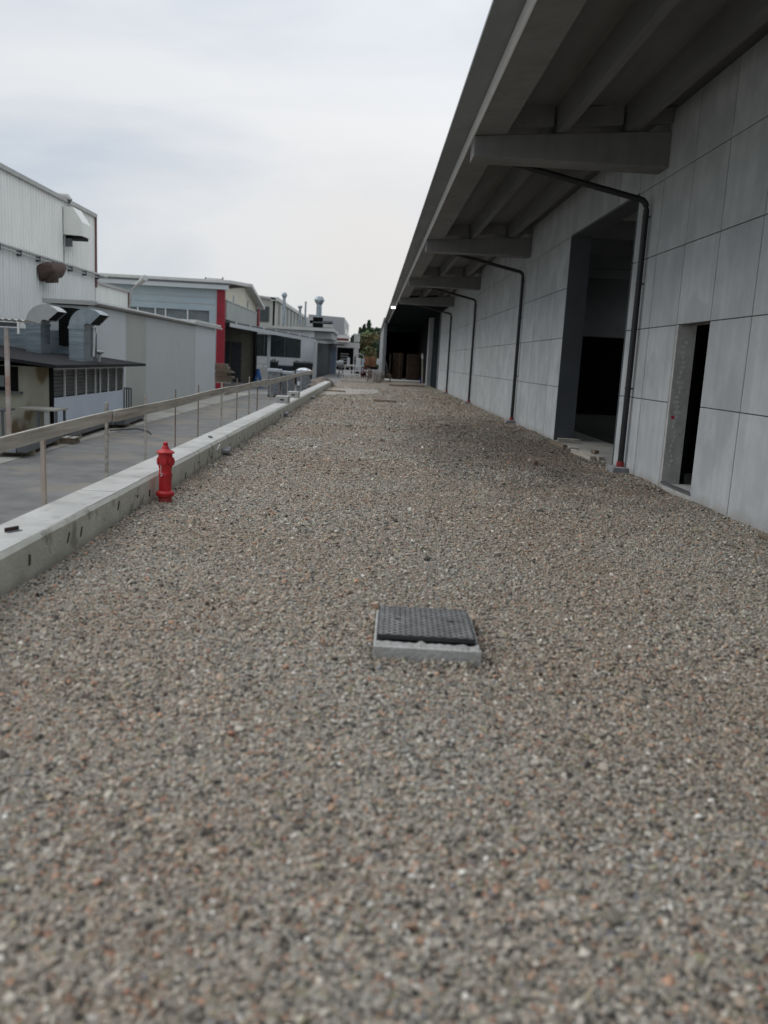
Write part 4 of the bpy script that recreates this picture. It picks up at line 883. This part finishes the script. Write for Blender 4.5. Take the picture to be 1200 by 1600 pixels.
# wrapped pallets
def wrapped(px0, px1, ptop, pbot, label, white=False, paper=False):
    base = AZ((px0 + px1)/2, pbot, ROAD); y = base.y; a, c = AY(px0, pbot, y), AY(px1, pbot, y); zt = AY((px0 + px1)/2, ptop, y).z
    t_ = thing('wrapped_pallet', (base.x, y, ROAD), label, 'pallet load', 'wrapped pallets beside the road')
    wd = c.x - a.x
    for k in range(3): B(a.x + .02 + k*(wd - .14)/2, a.x + .12 + k*(wd - .14)/2, y, y + 1.0, ROAD + .02, ROAD + .12).build('pallet_bearer', WOODD, t_)
    B(a.x, c.x, y, y + 1.0, ROAD + .122, ROAD + .15).build('pallet_deck', WOODD, t_)
    vs = []; n1, n2 = 6, 9; ring = []
    for j in range(n2):
        z = ROAD + .152 + (zt - ROAD - .152)*j/(n2 - 1)
        for (u, v) in [(i/n1, 0) for i in range(n1)] + [(1, i/n1) for i in range(n1)] + [(1 - i/n1, 1) for i in range(n1)] + [(0, 1 - i/n1) for i in range(n1)]:
            nn = Vector((u*3, v*3, z*3.1)); d = .035*mn.noise(nn + Vector((a.x*5, 0, 0)))
            vs.append((a.x + .03 + u*(wd - .06) + d*(1 if u > .5 else -1), y + .03 + v*.94 + d, z))
    m = 4*n1
    fs = [(j*m + i, j*m + (i + 1) % m, (j + 1)*m + (i + 1) % m, (j + 1)*m + i) for j in range(n2 - 1) for i in range(m)] + [tuple(range((n2 - 1)*m, n2*m))]
    MB().add(vs, fs).build('wrapped_load', WRAP, t_, smooth=True)
    if white:
        vs = [(a.x - .03 + (wd + .06)*i/6, y - .03 + 1.06*j/6, zt + .02 + .2*math.sin(math.pi*min(1, max(0, i/6)))**.5*math.sin(math.pi*j/6)**.5*(.8 + .4*mn.noise(Vector((i, j, 1))))) for j in range(7) for i in range(7)]
        o = MB().add(vs, [(j*7 + i, j*7 + i + 1, (j + 1)*7 + i + 1, (j + 1)*7 + i) for j in range(6) for i in range(6)]).build('white_cover', SHEET, t_, smooth=True)
        B(a.x - .035, c.x + .035, y - .035, y + 1.03, zt - .25, zt + .015).build('cover_skirt', mat('sheer_film', (.5, .53, .56), (.38, .41, .44), .4, 6), t_)
    else: B(a.x - .015, c.x + .015, y - .015, y + 1.01, zt - .16, zt + .015).build('film_cap', mat('sheer_film', (.5, .53, .56), (.38, .41, .44), .4, 6), t_, bevel=.02)
    if paper: p = AY(466.5, 599, y - .08); B(p.x - .08, p.x + .08, y - .09, y - .08, p.z - .14, p.z + .14).build('label_sheet', SHEET, t_)
wrapped(417, 437, 577, 620.5, 'leftmost tall pallet wrapped in grey film beside the guard rail')
wrapped(438.5, 457, 580.5, 621, 'middle grey wrapped pallet behind the guard rail')
wrapped(462, 483, 579, 615.5, 'right wrapped pallet with a bulging white cover and paper label', True, True)

tp = thing('blue_tarp_heap', (-8.5, 70, ROAD), 'blue tarpaulin thrown over a heap beside the lean-to post', 'tarpaulin')
pc = AY(403, 597, 66); mb = MB(); vs = []
for j in range(9):
    for i in range(12):
        a = i/12*2*math.pi; h = j/8; r_ = (.45*(1 - h*.75))*(1 + .25*mn.noise(Vector((math.cos(a)*2, math.sin(a)*2, j*.7))))
        vs.append((pc.x + r_*math.cos(a), 66 + r_*math.sin(a), ROAD + 1.45*h))
mb.add(vs, [(j*12 + i, j*12 + (i + 1) % 12, (j + 1)*12 + (i + 1) % 12, (j + 1)*12 + i) for j in range(8) for i in range(12)] + [tuple(range(96, 108))]); mb.build('tarp', BLUE, tp, smooth=True)
def darkbox(name, px0, py0, px1, py1, y, dp, m, label, cat, spikes=0, slats=0, mslat=None, group=None):
    a, c = AY(px0, py1, y), AY(px1, py0, y); t_ = thing(name, ((a.x + c.x)/2, y, a.z), label, cat, group)
    if not slats: B(a.x, c.x, y, y + dp, a.z, c.z).build('body', m, t_, bevel=.03)
    for k in range(spikes): 
        xk = a.x + (c.x - a.x)*(k + .5)/spikes; s_ = (c.x - a.x)/spikes*.7
        MB().add([(xk - s_, y, c.z), (xk + s_, y, c.z), (xk + s_, y + dp, c.z), (xk - s_, y + dp, c.z), (xk + random.uniform(-.15, .15), y + dp/2, c.z + random.uniform(.15, .45))], [(0, 1, 4), (1, 2, 4), (2, 3, 4), (3, 0, 4)]).build('bag_tip', m, t_)
    if slats:
        for k in range(slats + 1): z = a.z + (c.z - a.z)*k/slats; B(a.x, c.x, y, y + .06, z - .035, z + .035).build('rail', mslat or m, t_)
        for k in range(4): xk = a.x + (c.x - a.x)*k/3; B(xk - .03, xk + .03, y + .061, y + .12, a.z, c.z).build('upright', mslat or m, t_)
        for k in range(2): B(a.x, c.x, y + dp - .05, y + dp, a.z + (c.z - a.z)*k, a.z + (c.z - a.z)*k + .07).build('rail', mslat or m, t_)
        for xk in (a.x, c.x): B(xk - .03, xk + .03, y + .12, y + dp, a.z, a.z + .07).build('base_rail', mslat or m, t_)
    return t_
darkbox('black_bags', 421, 566, 433, 575, 72, 1, BLACKBAG, 'spiky black plastic bags piled above the leftmost wrapped pallet', 'bags', spikes=4)
darkbox('dark_skip', 433, 572, 456, 600, 74, 1.5, mat('dark_blue_skip', (.03, .035, .06), rough=.6), 'dark blue open skip behind the middle wrapped pallet', 'skip')
darkbox('dark_skip', 457, 568, 488, 600, 76, 1.5, BLACKBAG, 'black container behind the white covered pallet', 'skip', spikes=3)
darkbox('grey_drum', 408, 573, 418, 605, 64, .6, CAP, 'pale grey box cabinet beside the blue tarpaulin', 'cabinet')
wfn = thing('mesh_fence', (-6.5, 68, ROAD), 'thin wire mesh panels standing behind the wrapped pallets', 'fence')
fa, fb = AY(400, 600, 78.5), AY(488, 600, 78.5)
for k in range(9): xk = fa.x + (fb.x - fa.x)*k/8; MB().tube([(xk, 78.5, ROAD), (xk, 78.5, .85)], .02, 5).build('upright', STEEL, wfn)
for z_ in (.8, .3, -.3): MB().tube([(fa.x, 78.5, z_), (fb.x, 78.5, z_)], .015, 5).build('wire', STEEL, wfn)

# ------------------------------------------------------------------ buildings further off
def facade(t_, px0, px1, pt0, pt1, pb, y, m, name='wall', depth=10):
    a, c = AY(px0, pt0, y), AY(px1, pt1, y); bz = AY(px0, pb, y).z
    return MB().prism([(a.x, y, bz), (c.x, y, bz), (c.x, y, c.z), (a.x, y, a.z)], (0, depth, 0)).build(name, m, t_)
fb_ = thing('grey_roofline_building', (-16, 100, 0), 'beige factory building with flat roof edge and dark window behind the gable', 'building')
Y2 = 98.
facade(fb_, 395, 430, 460, 465, 507, Y2, mat('beige_wall', (.46, .46, .42), (.4, .4, .36), .8, .4), depth=6)
p0, p1 = AY(401, 478, Y2 - .1), AY(420, 503, Y2 - .1); wn_ = B(p0.x, p1.x, Y2 - .12, Y2 - .02, p1.z, p0.z).build('window', GLASSD, fb_)
p0, p1 = AY(394, 459.5, Y2 - .5), AY(431, 466, Y2 - .5); MB().prism([(p0.x, Y2 - .5, p0.z), (p1.x, Y2 - .5, p1.z), (p1.x, Y2 - .5, p1.z - .2), (p0.x, Y2 - .5, p0.z - .2)], (0, 7, 0)).build('roof_edge', CAP, fb_)
xq = AY(431, 466, Y2).x
a, c = AX(431, 466, xq), AX(482, 497, xq)
yend = c.y
MB().prism([(xq, Y2, 2.2), (xq, yend, 2.2), (xq, yend, a.z - .1), (xq, Y2, a.z - .1)], (-.3, 0, 0)).build('side_wall', mat('beige_side', (.5, .5, .45), (.43, .43, .38), .8, .3), fb_)
MB().prism([(xq + .3, Y2 - .5, a.z - .3), (xq + .3, yend, a.z - .3), (xq + .3, yend, a.z + .1), (xq + .3, Y2 - .5, a.z + .1)], (-.8, 0, 0)).build('roof_edge', ROOFW, fb_)
for k in range(9):
    yk = Y2 + 3 + k*(yend - Y2 - 6)/9; B(xq + .02, xq + .25, yk, yk + 1.2, 2.2, a.z - .5).build('pilaster', [CAP, GREENG][k % 2], fb_)
def chimney(px, ptop, pbot, y, r_, head, label):
    p = AY(px, pbot, y); q_ = AY(px, ptop, y); h = q_.z - p.z; t_ = thing('chimney_flue', tuple(p), label, 'flue', 'metal flues on the far roofs')
    if head:
        MB().lathe(tuple(p), [(r_, 0), (r_, h - 2.6*r_*head)], 16).build('pipe', GALV, t_, smooth=True)
        z = h - 2.6*r_*head; MB().lathe((p.x, p.y, p.z + z), [(r_*1.05, 0), (r_*1.9, 1.3*r_*head), (r_*1.9, 1.45*r_*head), (r_*1.2, 2.55*r_*head), (r_*.5, 2.6*r_*head)], 16).build('cowl', GALV, t_, smooth=True)
    else: MB().lathe(tuple(p), [(r_, 0), (r_, h)], 14).build('pipe', GALV, t_, smooth=True)
    return t_
chimney(443, 457, 505, 96, .17, 1.3, 'slim silver flue with a small cowl left of the others')
chimney(468, 477, 508, 97, .15, .9, 'short silver flue between the slim cowl and the plain pipe')
chimney(476.5, 471, 508, 97, .1, 0, 'plain thin vertical pipe left of the fat cowled flue')
chimney(498, 463, 497, 97, .30, 1.15, 'fat silver flue with a wide double cone cowl')
rm = thing('roof_machine', (-5, 95, 2), 'air handling unit with black grilles under the fat flue', 'air unit')
for (a0, b0, a1, b1, m_) in ((489, 496, 504, 502, BLACKISH), (489, 505, 504, 511, BLACKISH), (484, 502, 520, 505, STEEL), (505, 505, 520, 511, CAP), (478, 497, 489, 510, CAP)):
    p, q_ = AY(a0, b1, 96), AY(a1, b0, 96); B(p.x, q_.x, 96, 97, p.z, q_.z).build('unit_section', m_, rm)
gb = thing('grey_office_block', (-10, 150, 0), 'plain grey flat roofed block with a pale side behind the flues', 'building')
facade(gb, 482, 538, 491, 496, 560, 150, mat('mid_grey_render', (.33, .335, .34), (.29, .295, .3), .8, .2), depth=.5)
p0, p1 = AY(538, 496, 150), AY(538, 560, 150); q0 = AX(545.5, 506, p0.x)
MB().prism([(p0.x, 150.02, p1.z), (p0.x, q0.y, p1.z), (p0.x, q0.y, p0.z), (p0.x, 150.02, p0.z)], (-.5, 0, 0)).build('side_wall', mat('pale_render', (.6, .58, .57), (.55, .53, .52), .8, .3), gb)
B(AY(483, 490, 151).x, p0.x - .51, 150.51, q0.y, p1.z, p0.z - .05).build('core', GREYBOX, gb)
for u, v in ((.12, .42), (.5, .8)):
    ya, yb_ = 150 + (q0.y - 150)*u, 150 + (q0.y - 150)*v; z0, z1 = AX(541, 527, p0.x).z, AX(541, 515, p0.x).z
    wn_ = B(p0.x + .01, p0.x + .12, ya, yb_, z0, z1).build('window', WFRAME, gb); B(p0.x + .125, p0.x + .16, ya + 1, yb_ - 1, z0 + .2, z1 - .2).build('pane', GLASSD, wn_)
yb0 = 128
bl = thing('balcony_building', (-4, 128, 0), 'low pale building with roof terrace, railings and a wide dark carport', 'building')
facade(bl, 527, 561, 534, 536, 542, yb0, mat('pale_band', (.45, .44, .43), (.4, .39, .38), .8), name='parapet', depth=8)
facade(bl, 553, 560.5, 541, 541.5, 590, yb0 + .05, mat('pale_band', (.45, .44, .43)), name='pier', depth=.8)
facade(bl, 527, 553, 542, 543, 590, yb0 + 6, BLACKISH, name='carport_back', depth=.3)
facade(bl, 524, 545, 528, 529, 531.5, yb0 - 1, DRED, name='awning', depth=1)
facade(bl, 526, 546, 523, 524, 534, yb0 + 3, mat('pale_render', (.6, .58, .57)), name='terrace_wall', depth=1)
for k in range(9): facade(bl, 528 + k*3.8, 528.5 + k*3.8, 528, 528, 535, yb0 + .3, STEEL, name='railing_bar', depth=.05)
for k in range(5): facade(bl, 554 + k*1.9, 554.9 + k*1.9, 521, 521, 534.5, yb0 + 1, WFRAME, name='vertical_fin', depth=.1)
for k in range(6): facade(bl, 532, 545, 552 + k*4, 552.5 + k*4, 553.2 + k*4, yb0 + 5.5, CAP, name='shutter_slat', depth=.05)

# yard clutter at the far end
def P2(px, py, y): return AY(px, py, y)
darkbox('white_rack', 538, 572, 563, 595, 74, 1.2, WFRAME, 'white tubular steel rack lying at the end of the gravel', 'rack', slats=3)
darkbox('white_rack', 535, 586, 563, 595.5, 71, .6, WFRAME, 'low front rack frame before the taller white rack', 'rack', slats=1)
darkbox('plastic_tank', 556, 560, 564, 575, 82, 1.2, SHEET, 'left squarish white plastic tank behind the racks', 'tank', spikes=0)
darkbox('plastic_tank', 564.5, 561, 568.5, 583, 82, 1.2, mat('pale_blue_film', (.5, .55, .62), (.42, .47, .55), .5), 'pale blue wrapped tank right of the white one', 'tank')
darkbox('plastic_tank', 542, 559, 546.5, 572, 84, 1, SHEET, 'small white wrapped canister left of the dark mast', 'tank')
darkbox('steel_stillage', 564, 575, 576, 593, 78, 1.0, DRED, 'dark red steel stillage right of the white rack', 'stillage', slats=3)
darkbox('steel_stillage', 576.5, 580, 581, 592, 78.5, 1.0, DRED, 'narrow dark red stillage beside the pallets', 'stillage', slats=2)
darkbox('orange_container', 567, 558, 577, 570, 100, 2, ORANGE, 'left faded orange open container below the trees', 'container', group='orange containers in the yard')
darkbox('orange_container', 577.5, 557.5, 587, 573, 101, 2, ORANGE, 'right faded orange container below the trees', 'container', group='orange containers in the yard')
darkbox('grey_wall_block', 574, 577, 593, 586, 112, 1, CAP, 'low pale concrete barrier behind the red stillages', 'barrier')
darkbox('dark_bin', 577.5, 573.5, 590, 577, 98, 1, BLACKISH, 'dark low bin under the right orange container', 'bin')
darkbox('white_sack', 588.5, 561, 593, 570, 90, .7, SHEET, 'rounded white sack left of the bay post', 'sack')
mast = thing('fork_lift', (AY(551, 590, 86).x, 86, 0), 'small forklift with dark mast and curved roof guard among the tanks', 'forklift')
for px in (549, 553.5): p, q_ = AY(px, 592, 86), AY(px, 557, 86); B(p.x - .06, p.x + .06, 86, 86.1, p.z, q_.z).build('mast_rail', BLACKISH, mast)
gp = [AY(*v, 86.5) for v in ((553, 566), (555, 555), (560, 552.5), (567, 554), (570, 566))]; MB().tube(gp, .06, 6).build('roof_guard', CAP, mast)
gp2 = [p + Vector((0, 1.2, 0)) for p in gp]; MB().tube(gp2, .06, 6).build('roof_guard', CAP, mast)
p, q_ = AY(555, 586, 86.6), AY(569, 571, 86.6); B(p.x, q_.x, 86.6, 88.2, p.z, q_.z).build('body', SHEET, mast, bevel=.1)
for px in (557, 567): p = AY(px, 587, 86.4); MB().tube([(p.x, 86.3, .26), (p.x, 86.6, .26)], .28, 14).build('wheel', BLACKISH, mast)
mx_ = thing('cement_mixer', (AY(534, 590, 76).x, 76, 0), 'small grey cement mixer with a dark open drum by the racks', 'mixer')
p = AY(533, 569, 76); MB().tube([p + Vector((-.35, .3, .1)), p + Vector((-.1, .1, .0)), p + Vector((.15, -.1, .0)), p + Vector((.3, -.2, .05))], [.2, .36, .34, .22], 14).build('drum', FLANGE, mx_, smooth=True)
MB().tube([p + Vector((.3, -.205, .05)), p + Vector((.31, -.22, .052))], .19, 14).build('drum_mouth', DARKIN, mx_)
for s_ in (-.25, .3): MB().tube([(p.x + s_, 76, -.05), (p.x, 76.1, p.z)], .04, 6).build('leg', STEEL, mx_)
def pallet(cx, cy, z, label, rz=0, group='pallets stacked by the bay'):
    t_ = thing('pallet', (cx, cy, z), label, 'pallet', group)
    for k in range(5): MB().obox((cx, cy - .35 + k*.175, z + .125), (1.2, .12, .025), rz).build('deck_board', WOODD, t_)
    for k in (-1, 0, 1): MB().obox((cx + k*.53, cy, z + .065), (.1, .8, .09), rz).build('bearer', WOODD, t_)
    return t_
for px_s, nm, n_ in ((584.5, 'left', 5), (598.5, 'right', 4)):
    p = AZ(px_s, 596.5, 0)
    for k in range(n_): pallet(p.x + .05*(k % 2), p.y + .3 + .06*(k % 3), k*.15, ['bottom', 'second lowest', 'third', 'fourth', 'topmost'][k] + ' pallet of the ' + nm + ' low stack before the bay post')
# crates inside the far bay
def crate(px0, px1, ptop, pbot, y, label):
    a, c = AY(px0, pbot, y), AY(px1, ptop, y); t_ = thing('slatted_crate', ((a.x + c.x)/2, y, a.z), label, 'crate', 'slatted crates in the dark bay'); n_ = max(4, int((c.x - a.x)/.22))
    B(a.x + .05, c.x - .05, y + .1, y + .9, a.z, c.z - .05).build('load', mat('dark_load', (.05, .035, .025), rough=.95), t_)
    for k in range(n_): xk = a.x + (c.x - a.x)*k/n_; B(xk + .02, xk + (c.x - a.x)/n_ - .02, y, y + .04, a.z, c.z - random.uniform(0, .15)).build('slat', CRATE, t_)
    for k in range(3): z = a.z + (c.z - a.z)*(k + .3)/3; B(a.x, c.x, y + .041, y + .08, z, z + .1).build('rail', CRATE, t_)
crate(607, 612, 552, 593, 75.5, 'narrow tall crate at the left mouth of the dark bay')
crate(612, 631, 551, 594.5, 76.5, 'broad brown slatted crate stack in the middle of the dark bay')
crate(633.5, 656, 553, 594.5, 76.5, 'right dark slatted crate stack in the bay')
bp = thing('barrier_pole', (AY(660, 590, 72).x, 72, .1), 'pale strapped pole standing at the right side of the dark bay', 'pole')
p, q_ = AY(660, 597, 72), AY(660.5, 552, 72); MB().tube([p, q_], .06, 8).build('pole', WOOD, bp); MB().tube([AY(660.5, 554, 72), AY(660.5, 561, 72)], .1, 8).build('strap', WFRAME, bp)
p, q_ = AY(657.5, 600, 70), AY(657.5, 591, 70); tag(MB().tube([p, q_], .07, 8).build('blue_can', mat('blue_can', (.02, .03, .25), rough=.5)), 'small dark blue canister at the right corner of the bay slab', 'canister')
p, q_ = AY(664, 598, 71), AY(664, 576, 71); tag(MB().box(p.x - .06, p.x + .06, 71, 71.1, p.z, q_.z).build('upright_board', mat('fresh_timber', (.45, .35, .22), (.33, .25, .15), .8, 4)), 'yellowish board standing against the bay corner', 'board')
tag(MB().tube([AY(599, 556, 78), AY(601, 562, 78), AY(604, 568, 78), AY(605, 580, 78), AY(606, 585, 78)], .035, 6).build('hose', GALV), 'pale looping hose hanging inside the bay post', 'hose')

# ------------------------------------------------------------------ trees, hill
def tree(px, ptop, wpx, y, kind, label, m):
    base = AY(px, 575, y); base.z = -.1; tp_ = AY(px, ptop, y); h = tp_.z + .1; wpx *= 1.5; r = abs(AY(px + wpx/2, ptop, y).x - tp_.x)
    t_ = thing('conifer_tree' if kind == 'c' else 'leafy_tree', tuple(base), label, 'tree', 'trees behind the far yard')
    MB().tube([base, base + Vector((.1, 0, h*.5)), base + Vector((0, 0, h*.93))], [.22, .14, .03], 8).build('trunk', BARK, t_)
    R = random.Random(int(px*7 + ptop)); vs = []; fs = []
    lobes = [(R.uniform(-.5, .5)*r, R.uniform(-.5, .5)*r, R.uniform(.3, .86)*h, R.uniform(.35, .6)*r) for _ in range(12)]
    for _ in range(3600 if kind == 'l' else 2800):
        if kind == 'c':
            u = R.random()**.7; z = h*(1 - u*.93); lay = .75 + .25*math.sin(z*5.2 + R.random()*.8); rr_ = r*u**.75*lay*R.uniform(.25, 1); a = R.uniform(0, 6.28)
            c_ = Vector((rr_*math.cos(a), rr_*math.sin(a), z - rr_*.25))
        else:
            lx, ly, lz, lr = R.choice(lobes); d = Vector((R.gauss(0, 1), R.gauss(0, 1), R.gauss(0, 1))).normalized()*lr*R.uniform(.55, 1.1); c_ = Vector((lx, ly, lz)) + d*1.0; c_.z = lz + d.z*1.5
        c_ += base; s_ = R.uniform(.16, .42); n1 = Vector((R.gauss(0, 1), R.gauss(0, 1), R.gauss(0, 1))).normalized(); n2 = n1.orthogonal().normalized()
        k = len(vs); vs += [c_ + n1*s_, c_ + n2*s_, c_ - n1*s_, c_ - n2*s_*.7]; fs.append((k, k + 1, k + 2, k + 3))
    MB().add(vs, fs).build('crown', m, t_)
for a in ((556, 524, 16, 174, 'l', 'hazy green tree at the left end of the tree row', LEAFD), (579, 514, 20, 169, 'l', 'mid green tree filling the gap right of the tallest conifer', LEAF), (596, 520, 16, 160, 'l', 'green tree crown touching the bay post', LEAFD), (560, 512, 20, 172, 'c', 'leftmost dark conifer beyond the terrace fins', LEAFD), (566, 507, 20, 168, 'c', 'second dark conifer right of the terrace', LEAFD), (573, 500, 22, 165, 'c', 'tallest dark green conifer in the middle', LEAFD), (567, 522, 19, 158, 'l', 'yellow green leafy tree before the conifers', LEAF), (577, 524, 22, 156, 'l', 'broad brownish leafy tree above the orange containers', LEAFR),
          (584, 512, 17, 170, 'l', 'dark leafy tree right of the tallest conifer', LEAFD), (592, 511, 17, 166, 'l', 'dark green tree beside the bay post', LEAFD), (589, 530, 16, 152, 'l', 'lower dark bush near the bay post', LEAFD), (600, 513, 18, 172, 'l', 'green tree hidden partly by the hall eave', LEAFD), (569, 544, 14, 150, 'l', 'low yellow green shrub behind the orange containers', LEAF), (580, 546, 16, 149, 'l', 'low brown green shrub behind the orange containers', LEAFR)): tree(*a)
mb = MB(); vs = []; n_ = 60
for i in range(n_ + 1):
    x_ = -500 + 1000*i/n_; hgt = 26 + 16*mn.noise(Vector((x_*.006, 3, 0))) + 5*mn.noise(Vector((x_*.03, 7, 0)))
    vs += [(x_, 1100, -1), (x_, 1150, max(4, hgt)), (x_, 1300, -1)]
mb.add(vs, [(3*i + k, 3*i + 3 + k, 3*i + 4 + k, 3*i + 1 + k) for i in range(n_) for k in (0, 1)])
tag(mb.build('hills', mat('wooded_hill', (.07, .10, .11), (.045, .07, .075), .95, .02)), kind='structure')
